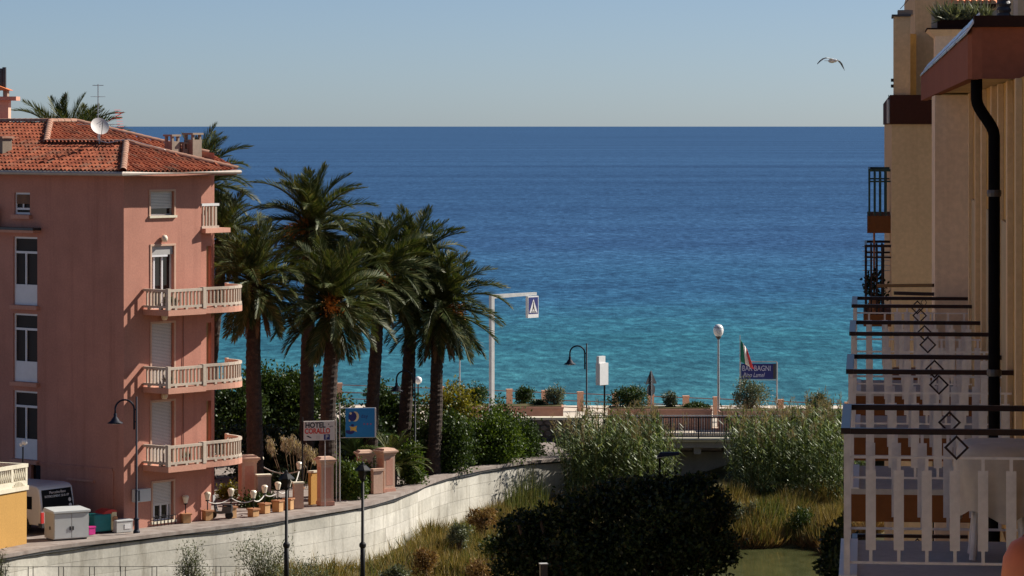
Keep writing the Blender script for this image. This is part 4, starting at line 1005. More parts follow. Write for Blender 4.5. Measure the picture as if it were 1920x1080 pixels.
shrub('clipped_hedge', 'leafy hedge between lantern post and right gate pillars', 690, 872, 144.5, 1.3, 1.6, 'leaf_hedge', 7000, .12, .08, 4, seed=11, clumps=60)
shrub('clipped_hedge', 'upright hedge beside the hook lamp at the wall edge', 766, 832, 147.5, 1.5, 1.8, 'leaf_hedge', 8000, .12, .08, 4, seed=12, clumps=70)
shrub('low_shrub', 'low shadowed plants under the garden rope', 478, 928, 139, 2.6, .9, 'leaf_mid', 3500, .12, .07, 6, seed=13, dep=1.0)
shrub('low_shrub', 'small yellow leaved bush beside the scooter', 425, 905, 142, .9, 1.2, 'leaf_yellow', 1500, .12, .07, 3, seed=14)
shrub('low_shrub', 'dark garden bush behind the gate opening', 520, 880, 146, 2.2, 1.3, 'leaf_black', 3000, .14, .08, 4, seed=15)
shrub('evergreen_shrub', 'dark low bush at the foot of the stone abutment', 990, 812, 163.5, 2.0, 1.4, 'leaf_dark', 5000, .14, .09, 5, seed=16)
# pampas plumes
pt = thing('pampas_grass', 'pampas grass with drooping cream plumes behind the hotel sign post', 'plant', (GX(560,146), 146, 0))
for j, (px, py) in enumerate([(505,818),(511,826),(532,816),(541,822),(548,815),(556,824),(563,830),(574,832),(581,836),(588,842),(570,845)]):
    x = GX(px,146)-GX(560,146); z_ = ZY(py,146); k = 160; g = np.random.default_rng(j)
    P = np.array([x,0,z_]) + g.normal(size=(k,3))*np.array([.07,.07,.05]) + np.array([0,0,-1])*g.random((k,1))*.55
    D = np.array([0,0,-1]) + g.normal(size=(k,3))*.35; V, Q = leaves(P, D, unit(k,j), .16, .022)
    soup('plume', V, Q, MAT['pampas'], pt)
    MB().tube([(x*.5,.1,0),(x*.85,.05,z_*.6),(x,0,z_)], .012, 4).build('stalk', MAT['dry_frond'], pt)

# pots left on the upper balconies
for j, (x_, y_, lev, mt, lab) in enumerate([(1.35,-1.05,579,'white_paint','white pot left on the highest front balcony of the pink house'),(1.62,-1.08,579,'white_paint','second white pot on the highest front balcony, nearer the corner post'),(2.4,-1.0,870,'red_letter','red pot on the lowest balcony of the pink house'),(1.4,-1.0,724,'terracotta','clay pot on the middle balcony of the pink house')]):
    p = loc(x_, y_, z2(lev, 2.0, -.7)); q = thing('flower_pot', lab, 'pot', p)
    MB().lathe([(.08,0),(.12,.22),(.135,.23),(.135,.27),(.11,.27),(.10,.2)], (0,0,0), 14).build('pot', MAT[mt], q, smooth=True)
    n_ = 60; V, Q = leaves(np.random.default_rng(j).normal(size=(n_,3))*.05 + np.array([0,0,.24]), np.array([0,0,1.]) + unit(n_, j)*.8, unit(n_, j+9), .22, .05); soup('foliage', V, Q, MAT['leaf_mid'], q)
# ================================================================ BRIDGE AND PROMENADE
# stone abutment wall, each stone its own piece
ab = thing('stone_abutment', 'dark rubble stone abutment wall between clipped bushes and reeds', 'wall', (GX(1020,168), 168, 0))
ax0, ax1 = GX(920,168)-GX(1020,168), GX(1092,168)-GX(1020,168); zt = ZY(783,168)
MB().box(ax0, ax1, .06, .7, -3, zt-.12).build('core', MAT['stone_dark'], ab)
MB().box(ax0-.04, ax1, -.03, .75, zt-.12, zt).build('coping', MAT['cream_stone'], ab)
rr = random.Random(4); z_ = zt-.13
stm = []
for k in range(6):
    m = MB(); g_ = [(.5*math.cos(a)*rr.uniform(.8,1.05), .5*math.sin(a)*rr.uniform(.8,1.05)) for a in [i*math.pi/4+.4 for i in range(8)]]
    m.extr([(x,0,z) for x, z in g_], (0,.2,0)); m.v = [(x*(.86 if y < .1 else 1), y, z*(.86 if y < .1 else 1)) for x, y, z in m.v]; stm.append(m.mesh('stone', MAT['stone_dark']))
while z_ > -2.2:
    hh = rr.uniform(.24,.36); x = ax0
    while x < ax1-.15:
        w_ = rr.uniform(.35,.7); M = Matrix.Translation((min(x+w_/2, ax1-.2), -.06+rr.uniform(-.03,.03), z_-hh/2)) @ Matrix.Diagonal((w_*1.03,1,hh*1.08,1)); inst('stone', stm[rr.randrange(6)], ab, M); x += w_
    z_ -= hh
# bridge
bd = 168.8; br = thing('road_bridge', 'low concrete road bridge with iron railings across the river mouth', 'bridge', (GX(1280,bd), bd, 0)); ox = GX(1280,bd)
xl, xr = GX(1092,bd)-ox+.02, 16.0
MB().box(xl, xr, .0, 2.2, -.42, -.04).build('deck', MAT['abutment'], br)
MB().box(xl, xr, -.12, .25, -.12, .06).build('kerb', MAT['cream_stone'], br)
MB().box(xl, xr, .26, 2.2, -.038, .0).build('roadway', MAT['asphalt'], br)
for k in range(7): MB().box(xl+1.0+k*1.5, xl+1.35+k*1.5, .1, 2.1, -.75, -.421).build('beam', MAT['abutment'], br)
xa0, xa1 = GX(1255,bd)-ox, GX(1460,bd)-ox
MB().box(xa0, xa1, 1.4, 2.1, -3.0, -.752).build('abutment', MAT['abutment'], br)
ar = MB(); pa = [(xa0-.5,-3.2),(xa0-.2,-2.1)] + [(xa0+1.2+k*.45, -2.0+.9*math.sin(k/8*1.5)) for k in range(9)] + [(xa1,-1.1),(xa1,-3.2)]
ar.extr([(x,1.2,z) for x, z in pa], (0,.19,0)); ar.build('embankment', MAT['earth'], br)
def railing(y, h, name, sp, mat, z0=.06):
    p = MB().bar((xl,y,z0+h),(xr,y,z0+h),.06,.05).bar((xl,y,z0+.10),(xr,y,z0+.10),.04,.04).build(name, MAT[mat], br)
    vm = MB().box(-.014,.014,-.014,.014,.12,h-.026).mesh('picket', MAT[mat]); pm = MB().box(-.03,.03,-.03,.03,0,h-.026).mesh('post', MAT[mat])
    x = xl+.2; k = 0
    while x < xr-5: inst('post' if k % 12 == 0 else 'picket', pm if k % 12 == 0 else vm, p, T(x,y,z0)); x += sp; k += 1
railing(-.02, 1.02, 'railing', .115, 'black_iron'); railing(1.95, 1.0, 'railing', .16, 'pale_metal', .0)
# planters along the promenade
def planter(px0, px1, d, py_t, lab):
    z1 = ZY(py_t, d); x0, x1 = GX(px0,d), GX(px1,d); t = thing('planter_trough', lab, 'planter', (x0, d, .1)); L = x1-x0
    MB().box(0, L, 0, 1.6, 0, z1-.1-.12).build('trough', MAT['planter_pink'], t); MB().box(-.03, L+.03, -.04, 1.63, z1-.1-.119, z1-.1).build('rim', MAT['planter_pink'], t)
    MB().box(.08, L-.08, .08, 1.5, z1-.0995, z1-.06).build('soil', MAT['earth'], t); return z1
zp1 = planter(860, 1056, 173, 763, 'long pink planter left of the white box, end lit by the sun')
zp2 = planter(1141, 1335, 173, 767, 'pink planter behind the bridge below the road signs')
zp3 = planter(1350, 1600, 172, 772, 'pink planter behind the reeds below the beach bar sign')
# promenade railing
pr = thing('promenade_railing', 'pink posted promenade railing with iron rails above the sea', 'railing', (GX(1200,183), 183, .1)); ox = GX(1200,183)
pm = MB().box(-.15,.15,-.13,.13,0,1.0).box(-.17,.17,-.15,.15,1.0,1.06).mesh('post', MAT['railpost'])
pp = []
for px in (636,700,764,827,891,955,1021,1088,1154,1220,1286,1343,1402,1463,1527,1590,1650):
    d = 186 - (px-955)/508*7; pp.append((GX(px,d)-ox, d-183)); inst('post', pm, pr, T(pp[-1][0], pp[-1][1], 0, R(12)))
for zz in (.95,.55,.2):
    m = MB()
    for a, b in zip(pp[:-1], pp[1:]): m.bar((a[0]+.15,a[1],zz),(b[0]-.15,b[1],zz),.045)
    m.build('rail', MAT['rail_pink'], pr)
# shrubs on the promenade
sh = [(897,722,174.5,1.75,1.0,'leaf_mid','rounded dark shrub beside the crossing gantry post',1),(981,727,175,1.05,.95,'leaf_mid','small round shrub on the planter right of the gantry',2),(1041,723,174,.95,1.1,'leaf_olive','grey green oleander at the sunlit planter end',3),
      (1192,728,174.3,2.3,1.15,'leaf_mid','wide dark shrub beside the triangular road sign',4),(1258,733,174,.72,1.05,'leaf_olive','slim grey green shrub right of the road sign',5),(1300,757,173.8,1.5,.5,'leaf_mid','low dark shrub left of the globe lamp',6),
      (1405,710,174,1.75,1.75,'leaf_olive','oleander in front of the beach bar sign',7),(1537,738,173.5,1.35,1.2,'leaf_olive','oleander between the beach sign and the balcony rails',8),(1480,765,173.8,.7,.5,'leaf_mid','small dark shrub right of the bar sign post',9),(1012,750,174.2,.8,.5,'leaf_dark','low dark plant between the planter shrubs',10)]
for px, py, d, w_, h_, mt, lab, sd_ in sh:
    shrub('promenade_shrub', lab, px, py, d, w_, h_, mt, int(2200*w_), .12, .05, 5, zb=.95 if h_ > .6 else .8, seed=40+sd_, clumps=60, group='shrubs along the promenade')
# crossing gantry
d = 171.6; gp = Vector((GX(922,d), d, 0)); g_ = thing('crossing_gantry', 'pale gantry post with overhead blue pedestrian crossing sign', 'traffic sign', gp, R(42)); k_ = d/F
zt = ZY(556,d); xe = 83*k_/math.cos(R(42))
MB().box(-.10,.10,-.10,.10,0,zt+.09).build('post', MAT['pale_metal'], g_); MB().add([(.101,-.09,zt-.10),(xe,-.08,zt-.02),(xe,-.08,zt+.12),(.101,-.09,zt+.10),(.101,.09,zt-.10),(xe,.08,zt-.02),(xe,.08,zt+.12),(.101,.09,zt+.10)], [(0,1,2,3),(7,6,5,4),(0,4,5,1),(1,5,6,2),(2,6,7,3),(3,7,4,0)]).build('arm', MAT['pale_metal'], g_)
sb = bpy.data.objects.new('sign_box', MB().box(-.40,.40,-.08,.08,-1.10,0).mesh('sign_box', MAT['white_paint'])); COL.objects.link(sb); sb.parent = g_; sb.matrix_local = T(xe-.34, -.10, zt-.06, R(6))
MB().box(-.36,.36,-.088,-.081,-.90,-.06).build('blue_panel', MAT['sign_navy'], sb)
MB().extr([(-.31,-.089,-.84),(.31,-.089,-.84),(0,-.089,-.14)], (0,-.006,0)).build('white_triangle', MAT['white_paint'], sb)
MB().extr([(-.03,-.096,-.36),(.03,-.096,-.36),(.04,-.096,-.52),(.10,-.096,-.74),(.05,-.096,-.74),(0,-.096,-.60),(-.07,-.096,-.74),(-.11,-.096,-.74),(-.04,-.096,-.52)], (0,-.004,0)).build('walking_figure', MAT['ink'], sb)
disc(0, -.31, .035, .035, 0, 350, 'ink', sb, 'figure_head', -.096)
for k in range(4): MB().box(-.17+k*.1,-.11+k*.1,-.101,-.096,-.82,-.77).build('crossing_stripe', MAT['ink'], sb)
# thin mast
t = thing('thin_mast', 'thin pale mast on the promenade left of the crossing gantry', 'mast', (GX(862,180),180,.1)); MB().tube([(0,0,0),(0,0,ZY(622,180)-.1)], [.05,.035], 8).build('pole', MAT['grey_metal'], t); MB().lathe([(.07,0),(.07,.12),(.03,.16)], (0,0,ZY(622,180)-.12), 10).build('cap', MAT['grey_metal'], t)
# small globe lamp hidden among the palms
t = thing('globe_lamp', 'small globe lamp peeping beside the dark trunked palm', 'street lamp', (GX(784,176),176,.1)); hz = ZY(713,176)-.1
MB().tube([(0,0,0),(0,0,hz-.2)], .04, 8).build('post', MAT['dark_metal'], t); MB().lathe([(.05,-.2),(.17,-.1),(.2,0),(.17,.12),(.05,.2)], (0,0,hz), 14).build('globe', MAT['lamp_white'], t, smooth=True)
# white box on a post
d = 166.5; t = thing('equipment_box', 'white box on a dark post right of the bridge lamp', 'box', (GX(1135,d),d,0), R(50)); k_ = d/F
z0, z1 = ZY(721,d), ZY(680,d); MB().tube([(0,.05,0),(0,.05,z0+.1)], .045, 8).build('post', MAT['black_iron'], t)
MB().box(-.60,.06,-.14,.12,z0,z1).build('casing', MAT['white_paint'], t); MB().box(-.60,-.10,-.08,.08,z1,ZY(667,d)).build('hood', MAT['white_paint'], t); MB().box(-.40,.0,-.10,.1,z0-.03,z0-.001).build('underside', MAT['black_iron'], t)
MB().box(.061,.14,-.03,.03,z1-.08,z1-.02).build('spotlight', MAT['black_iron'], t)
# traffic signs seen from behind
d = 167.5; t = thing('road_sign', 'triangular and round road signs on one post seen from behind', 'traffic sign', (GX(1221,d),d,0)); k_ = d/F
MB().tube([(0,0,0),(0,0,ZY(696,d))], .035, 8).build('post', MAT['grey_metal'], t)
zc = ZY(708,d); rot = R(46)
M = Matrix.Translation((0,.05,0)) @ Matrix.Rotation(rot,4,'Z')
MB().extr([(-.42,0,ZY(720,d)),(.42,0,ZY(720,d)),(0,0,ZY(694,d))], (0,.02,0)).xf(M).build('triangle_plate', MAT['dark_metal'], t)
MB().extr([(.30*math.cos(a),0,ZY(731,d)+.30*math.sin(a)) for a in [i*math.pi/10 for i in range(20)]], (0,.02,0)).xf(M).build('round_plate', MAT['dark_metal'], t)
for z_ in (ZY(715,d), ZY(731,d)): MB().box(-.05,.05,-.05,.05,z_-.02,z_+.02).build('clamp', MAT['grey_metal'], t)
# tall globe lamp
d = 174.8; t = thing('globe_lamp', 'tall pale promenade lamp with oval globe head', 'street lamp', (GX(1347,d),d,.1)); zt = ZY(608,d)-.1; zb = ZY(631,d)-.1
MB().tube([(0,0,0),(0,0,1.0),(0,0,zb-.06)], [.075,.065,.05], 10).build('post', MAT['grey_metal'], t)
MB().lathe([(.05,zb-.08),(.13,zb),(.235,zb+.14),(.27,zb+.32),(.24,zb+.48),(.15,zt-.03),(.03,zt)], (0,0,0), 18).build('globe', MAT['lamp_white'], t, smooth=True)
MB().lathe([(.06,zb-.14),(.10,zb-.06),(.155,zb+.015),(.16,zb+.01),(.10,zb-.10)], (0,0,0), 16).build('cup', MAT['dark_metal'], t); MB().lathe([(.245,zb+.40),(.25,zb+.43),(.25,zb+.46),(.235,zb+.49)], (0,0,0), 18).build('band', MAT['grey_metal'], t)
# beach bar sign and flag
d = 178.5; k_ = d/F; x0 = GX(1388,d); t = thing('beach_bar_sign', 'blue BAR BAGNI sign board on two thin posts', 'sign', (x0,d,.1)); wd_ = 69*k_
z0, z1 = ZY(711,d)-.1, ZY(682,d)-.1
for x in (0, wd_): MB().tube([(x,.05,0),(x,.05,z1+.08)], .04, 8).build('post', MAT['grey_metal'], t)
MB().bar((0,.05,z1+.10),(wd_,.05,z1+.10),.05).bar((.045,.05,z0-.04),(wd_-.045,.05,z0-.04),.04).build('frame', MAT['grey_metal'], t)
bo = MB().box(.05,wd_-.05,.02,.08,z0,z1).build('board', MAT['sign_navy'], t); hh = z1-z0
text('lettering', 'BAR BAGNI', .40, MAT['pale_letter'], bo, Matrix.Translation((.09,.016,z0+hh*.54)) @ UPX, .006, .74); text('lettering', 'Rino Lamel', .33, MAT['pale_letter'], bo, Matrix.Translation((.14,.016,z0+hh*.14)) @ UPX, .006, .74, .35)
MB().box(wd_-.20,wd_-.06,.005,.018,z0+.02,z1-.02).build('side_panel', MAT['dark_metal'], bo)
fl = thing('national_flag', 'green white red flag hanging limp above the beach bar sign', 'flag', (x0-.02,d-.12,.1))
MB().tube([(0,0,0),(0,0,ZY(628,d)-.1)], [.03,.02], 8).build('flagpole', MAT['grey_metal'], fl)
def strip(a0, a1, mat, name):
    m = MB(); nu, nv = 4, 12; zt_ = ZY(636,d)-.1; Hh = 1.15
    for i in range(nu+1):
        u = a0 + (a1-a0)*i/nu
        for j in range(nv+1):
            v = j/nv; x = .03 + u*.62*(.55+.55*v); z_ = zt_ - v*Hh - u*.52*(1.05-.25*v) ; y = .09*math.sin(u*9+v*3)*(.3+u) ; m.v.append((x,y,z_))
    m.f = [(i*(nv+1)+j, (i+1)*(nv+1)+j, (i+1)*(nv+1)+j+1, i*(nv+1)+j+1) for i in range(nu) for j in range(nv)]
    o = m.build(name, MAT[mat], fl, smooth=True); s_ = o.modifiers.new('thick','SOLIDIFY'); s_.thickness = .01
strip(0,.36,'flag_green','green_stripe'); strip(.36,.72,'flag_white','white_stripe'); strip(.72,1,'flag_red','red_stripe')

# ================================================================ REEDS, GRASS, BANKS
def reeds(name, lab, spots, n_, h0, h1, seed, mat='leaf_reed'):
    g = np.random.default_rng(seed); P = []; D = []; N = []; Ls = []; Ws = []; st = []; PP = []; PD = []
    for i in range(n_):
        x0, x1, y0, y1 = spots[g.integers(len(spots))]; x = g.uniform(x0,x1); y = g.uniform(y0,y1); zb = bedz(x,y)-.1; h = g.uniform(h0,h1); lx, ly = g.normal(size=2)*.10
        top = np.array([x+lx*h, y+ly*h, zb+h]); st.append(([x,y,zb], list(top))); nl = int(h*5.2)
        for k in range(nl):
            f_ = .28 + .72*k/nl; p = np.array([x+lx*h*f_, y+ly*h*f_, zb+h*f_]); a = g.uniform(0,6.28); c = np.array([math.cos(a), math.sin(a), 0]); up = g.uniform(.25,1.0); L = g.uniform(.4,.8)
            d1 = c*.75 + np.array([0,0,up]); P.append(p); D.append(d1); N.append(np.array([-c[1],c[0],0])*.4 + np.array([0,0,1.])); Ls.append(L*.6); Ws.append(g.uniform(.045,.075))
            q = p + d1/np.linalg.norm(d1)*L*.42; d2 = c*1.0 + np.array([0,0,up-1.15]); P.append(q); D.append(d2); N.append(np.array([0,0,1.]) + c*.3); Ls.append(L*.6); Ws.append(.05)
        if g.random() < .22:
            for k in range(26): PP.append(top + np.array([0,0,g.uniform(-.15,.45)]) + g.normal(size=3)*.05); PD.append(np.array([lx,ly,1.]) + g.normal(size=3)*.4)
    e = thing(name, lab, 'reeds'); e['kind'] = 'stuff'
    V, Q = leaves(np.array(P), np.array(D), np.array(N), np.array(Ls), np.array(Ws)); o = soup('leaf_blades', V, Q, MAT[mat], e); tag(o, kind='stuff')
    m = MB()
    for a, b in st: m.bar(a, b, .022)
    tag(m.build('stalks', MAT['grass_green'], e), kind='stuff')
    V, Q = leaves(np.array(PP), np.array(PD), unit(len(PP),seed), .22, .03); tag(soup('plumes', V, Q, MAT['plume'], e), kind='stuff')
X = lambda px, d: GX(px, d)
reeds('reed_bed', 'tall grey green reeds in front of the bridge at the wall end', [(X(1050,160),X(1250,160),158,163),(X(1065,156),X(1200,156),155,159),(X(1100,160),X(1258,160),156,162)], 400, 2.9, 4.1, 11)
reeds('reed_bed', 'tall reeds with brown plumes on the right bank beside the balconies', [(X(1375,161),X(1590,161),158,165),(X(1390,158),X(1600,158),155,160)], 460, 3.0, 4.2, 12)
def grass(name, lab, boxes, n_, h0, h1, mat, seed, lean=.35, wd=.022, cond=None, cat='grass'):
    g = np.random.default_rng(seed); P = []
    while len(P) < n_:
        x0, x1, y0, y1 = boxes[g.integers(len(boxes))]; x = g.uniform(x0,x1); y = g.uniform(y0,y1)
        if math.sin(x*1.7+seed)+math.cos(y*1.3+x*.6) < -1.2: continue
        z = bedz(x,y)
        if z < -3.02 or (cond and not cond(x,y)): continue
        P.append((x,y,z-.03))
    P = np.array(P); D = np.array([0,0,1.]) + g.normal(size=(n_,3))*np.array([lean,lean,.1]); V, Q = leaves(P, D, unit(n_,seed), g.uniform(h0,h1,n_)*(1+.5*np.sin(P[:,0]*2.1)*np.cos(P[:,1]*1.1)), wd)
    return tag(soup(name, V, Q, MAT[mat], None), lab, cat, None, 'stuff')
def rightof(x, y):   # river side of the wall
    for i in range(0, len(WP)-1, 2):
        if WP[i].y <= y <= WP[min(i+2,len(WP)-1)].y: return x > WP[i].x + .6
    return True
G1 = [(-13,4,126,157),(-4,3,136,158)]
grass('bank_grass', 'dry golden grass at the foot of the river wall', G1, 34000, .3,.95,'grass_gold',21,wd=.03,cond=rightof)
grass('bank_grass', 'green tufts in the dry grass below the river wall', G1, 20000, .3,.85,'grass_green',22,wd=.03,cond=rightof)
G2 = [(8.5,16,149.0,158)]
grass('bank_grass', 'golden green grass above the water in front of the right reeds', G2, 20000, .4,1.15,'grass_gold',23,wd=.034); grass('bank_grass', 'rust coloured dead grass fringe along the water edge', [(8,16,147.2,150.2)], 10000, .3,.8,'grass_rust',24,.5,.04)
grass('bank_grass', 'green blades in the grass in front of the right reeds', G2, 12000, .4,1.1,'grass_green',25,wd=.034)
# dry weeds hanging on the wall end
grass('wall_weeds', 'thin dry weeds growing up the end of the river wall', [(X(950,152),X(1025,152),151.5,156)], 900, .7,1.9,'grass_green',26,.14,.022, cond=rightof)
# olive like shrubs in front of the wall
def wispy(px, py, d, w_, h_, lab, sd_, n_=4200, zb=-1.2):
    t = thing('wispy_shrub', lab, 'shrub', (GX(px,d), d, zb), 0, 'grey green shrubs in front of the river wall'); g = np.random.default_rng(sd_); m = MB(); P = []; D = []; Hc = ZY(py,d)-zb
    for i in range(26):
        a = g.uniform(0,6.28); q = g.uniform(.05,.55)*w_; tip = np.array([math.cos(a)*q, math.sin(a)*q*.7, Hc*g.uniform(.35,1.0)]); mid = tip*np.array([.45,.45,.55]); m.tube([(0,0,-.3),mid,tip], [.02,.013,.005], 5)
        k = n_//26; f_ = g.uniform(.08,1.03,k)[:,None]; pts = np.where(f_ < .45, mid*(f_/.45), mid + (tip-mid)*((f_-.45)/.55)); P.append(pts + g.normal(size=(k,3))*.13*w_/1.6); D.append((tip-mid)/np.linalg.norm(tip-mid)*.7 + g.normal(size=(k,3))*.7)
    m.build('branches', MAT['bark'], t); P = np.concatenate(P); D = np.concatenate(D); V, Q = leaves(P, D, unit(len(P),sd_), g.uniform(.06,.15,len(P)), .032); soup('foliage', V, Q, MAT['leaf_olive'], t)
wispy(357, 1022, 117, 1.7, 1.9, 'grey green wispy shrub left, in front of the concrete wall', 31); wispy(492, 1010, 119, 2.2, 2.0, 'wispy shrub left of the first lantern post, before the wall', 32, 5600); wispy(-4, 1036, 116, .8, 1.5, 'dark leafy shrub cut by the lower left picture corner', 33, 1400)
wispy(575, 1048, 121, 2.4, 1.4, 'low weedy shrub between the two lantern posts', 34, 1800)
# mesh fence
t = thing('wire_fence', 'thin wire fence with paired posts at the lower left edge', 'fence', (GX(200,112), 112, .35)); ox = GX(200,112)
pm = MB().tube([(0,0,0),(0,0,ZY(1062,112)-.35)], .014, 6).mesh('post', MAT['dark_metal']); hz = ZY(1063,112)-.35
for px in (10,53,62,110,119,168,177,226,235,285,294,345,354,405,414): inst('post', pm, t, T(GX(px,112)-ox, 0, 0))
m = MB()
for zz in (hz, hz-.5, hz-1.0): m.tube([(GX(-60,112)-ox,0,zz),(GX(460,112)-ox,0,zz+.02)], .009, 5)
m.build('wires', MAT['dark_metal'], t)
# lantern posts on the near bank
def lantern(px, py, d, lab, tilt=0):
    t = thing('lantern_post', lab, 'street lamp', (GX(px,d), d, .35), R(15), 'black lantern posts on the near bank'); hz = ZY(py,d)-.35
    MB().tube([(0,0,0),(0,0,1.65),(0,0,1.66),(0,0,hz-.35)], [.085,.078,.056,.046], 12).build('post', MAT['black_iron'], t, smooth=True); MB().lathe([(.08,1.55),(.115,1.6),(.115,1.68),(.06,1.74)], (0,0,0), 12).build('collar', MAT['black_iron'], t)
    h = MB().lathe([(.06,hz-.35),(.09,hz-.3),(.10,hz-.27)], (0,0,0), 8).build('lantern_holder', MAT['black_iron'], t)
    for a in range(4): MB().bar((.10*math.cos(a*1.571),.10*math.sin(a*1.571),hz-.27),(.17*math.cos(a*1.571),.17*math.sin(a*1.571),hz),.02).build('lantern_bar', MAT['black_iron'], h)
    MB().lathe([(.085,hz-.265),(.15,hz-.005)], (0,0,0), 4).build('lantern_glass', MAT['pane_grey'], h)
    MB().lathe([(.27,hz),(.26,hz+.03),(.12,hz+.16),(.06,hz+.19),(.05,hz+.25),(.01,hz+.29)], (0,0,0), 8).build('lantern_roof', MAT['black_iron'], t)
lantern(680, 882, 110, 'black lantern post in front of the concrete wall, right one'); lantern(537, 898, 110, 'black lantern post in front of the concrete wall, left one')
# dark shaded tree in front of the reeds
def bigtree(name, lab, px, py, d, blobs, n_, mat, zb, L=.16, Wd=.11, clumps=90):
    t = thing(name, lab, 'tree', (GX(px,d), d, zb)); m = MB(); zt_ = ZY(py,d)-zb
    m.tube([(0,0,-.2),(.1,0,zt_*.3),(0,.1,zt_*.55)], [.28,.22,.12], 10)
    B = [(GX(bx,d)-GX(px,d), by, ZY(bz,d)-zb, rx, ry, rz) for bx, by, bz, rx, ry, rz in blobs]
    for b in B: m.tube([(.05,0,zt_*.35),(b[0]*.6,b[1]*.6,b[2]*.75),(b[0],b[1],b[2])], [.12,.07,.03], 7)
    m.build('trunk', MAT['bark'], t); foliage('crown', B, n_, L, Wd, MAT[mat], t, clumps=clumps, inner=.45, spread=.16)
k = 62
_r = random.Random(12)
twigs = [(_x, _r.uniform(-.2,.6), 985 - .19*(_x-960) + (40 if _x > 1330 else 0) + _r.uniform(-18,14), _r.uniform(.10,.20), .2, _r.uniform(.12,.26)) for _x in range(950, 1370, 21)]
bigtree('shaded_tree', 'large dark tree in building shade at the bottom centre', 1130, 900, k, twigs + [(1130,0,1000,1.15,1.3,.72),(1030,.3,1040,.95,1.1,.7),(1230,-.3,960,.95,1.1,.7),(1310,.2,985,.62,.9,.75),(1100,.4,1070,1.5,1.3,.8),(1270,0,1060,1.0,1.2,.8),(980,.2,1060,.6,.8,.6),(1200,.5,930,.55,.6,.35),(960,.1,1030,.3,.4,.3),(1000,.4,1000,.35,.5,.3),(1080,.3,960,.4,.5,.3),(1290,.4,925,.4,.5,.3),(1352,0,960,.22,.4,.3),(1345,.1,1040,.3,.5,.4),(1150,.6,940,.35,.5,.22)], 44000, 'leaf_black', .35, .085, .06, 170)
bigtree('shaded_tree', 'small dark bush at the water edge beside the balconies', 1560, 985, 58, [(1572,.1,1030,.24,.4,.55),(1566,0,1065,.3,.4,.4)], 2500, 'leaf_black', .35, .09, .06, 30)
# street lamps of the shaded path, near the tree
def pathlamp(px, py, d, lab):
    t = thing('path_lamp', lab, 'street lamp', (GX(px,d), d, .35), R(-8)); hz = ZY(py,d)-.35
    MB().tube([(0,0,0),(0,0,hz)], [.026,.022], 8).build('post', MAT['pipe_black'], t); MB().bar((-.05,0,hz),(.10,0,hz+.03),.05).build('arm', MAT['grey_metal'], t)
    MB().add([(-.04,-.13,hz+.0),(.38,-.11,hz+.05),(.38,.11,hz+.05),(-.04,.13,hz+.0),(.0,-.09,hz+.09),(.36,-.08,hz+.10),(.36,.08,hz+.10),(.0,.09,hz+.09)], [(0,3,2,1),(4,5,6,7),(0,1,5,4),(1,2,6,5),(2,3,7,6),(3,0,4,7)]).build('lamp_head', MAT['blue_iron'], t, bevel=.02)
pathlamp(1237, 857, 63.2, 'dark path lamp with flat head in front of the reeds'); pathlamp(1308, 970, 61.9, 'path lamp head half buried in the dark tree')
t = thing('metal_bollard', 'square grey metal post at the bottom of the dark tree', 'post', (GX(1019,52), 52, .35), R(12)); MB().box(-.055,.055,-.05,.05,0,ZY(1058,52)-.35).build('post', MAT['dark_metal'], t); MB().box(-.062,.062,-.056,.056,ZY(1058,52)-.35,ZY(1056,52)-.35).build('cap', MAT['pale_metal'], t)

# scrubby bushes in the bank grass
for j, (px, py, d, w_, mt, lab) in enumerate([(905,955,146,1.5,'grass_rust','rust brown bush at the edge of the dark tree below the wall'),(860,985,141,1.3,'leaf_olive','olive green bush in the bank grass left of the dark tree'),(930,1000,136,1.6,'leaf_mid','green bush pressed against the dark tree edge'),(800,1030,134,1.2,'grass_rust','dry brown bush low in the bank grass'),(745,1058,130,1.1,'leaf_olive','small olive bush right of the right lantern post'),(905,1050,128,1.4,'grass_rust','brown bush near the bottom edge beside the dark tree'),(1400,945,151,1.5,'leaf_olive','olive bush left in the grass above the water'),(1500,955,150.5,1.3,'leaf_mid','green bush in the grass above the water, right side'),(1300,930,153,1.3,'leaf_mid','green bush between dark tree and bridge embankment')]):
    shrub('bank_bush', lab, px, py, d, w_, .9, mt, 1800, .13, .045, 4, zb=bedz(GX(px,d),d)-.05, seed=70+j, clumps=40, group='bushes in the bank grass')
# ================================================================ BUILDINGS ON THE RIGHT
TH = math.atan((1625-960)/F)
def rz_(py, u): return ZY(py, u*math.cos(TH))
def rw_(px, u): # local w of picture column at facade distance u
    r = (px-960)/F; s, c = math.sin(TH), math.cos(TH)
    return u*(r*c - s)/(c + r*s)
nb = thing('apartment_block', 'ochre apartment block at the right edge with rows of white balconies', 'building', (0,0,0), -TH)
WF = 1.33
m = MB(); m.box(WF, 16, -8, 45, -.5, CZ+.42); m.build('wall', MAT['ochre'], nb)
m = MB(); m.box(.89, 16, 45.01, 47.2, -.5, CZ+.40); m.build('wing_wall', MAT['cream_light'], nb)
# pilaster strips and tall shutters of the facade
for u, w_ in ((43.2,.35),(40.6,.30),(38.4,.4),(35.4,.35),(33.6,.3),(31.4,.35),(29.6,.3)):
    MB().box(WF-.055, WF-.002, u, u+w_, .3, CZ+.41).build('pilaster', MAT['cream_wall'], nb)
for u in (41.6, 36.4, 32.2):
    for zf in (CZ-3.31, CZ-6.31): MB().box(WF-.03, WF-.003, u, u+1.3, zf+.05, zf+2.4).build('shutter', MAT['brass_shutter'], nb)
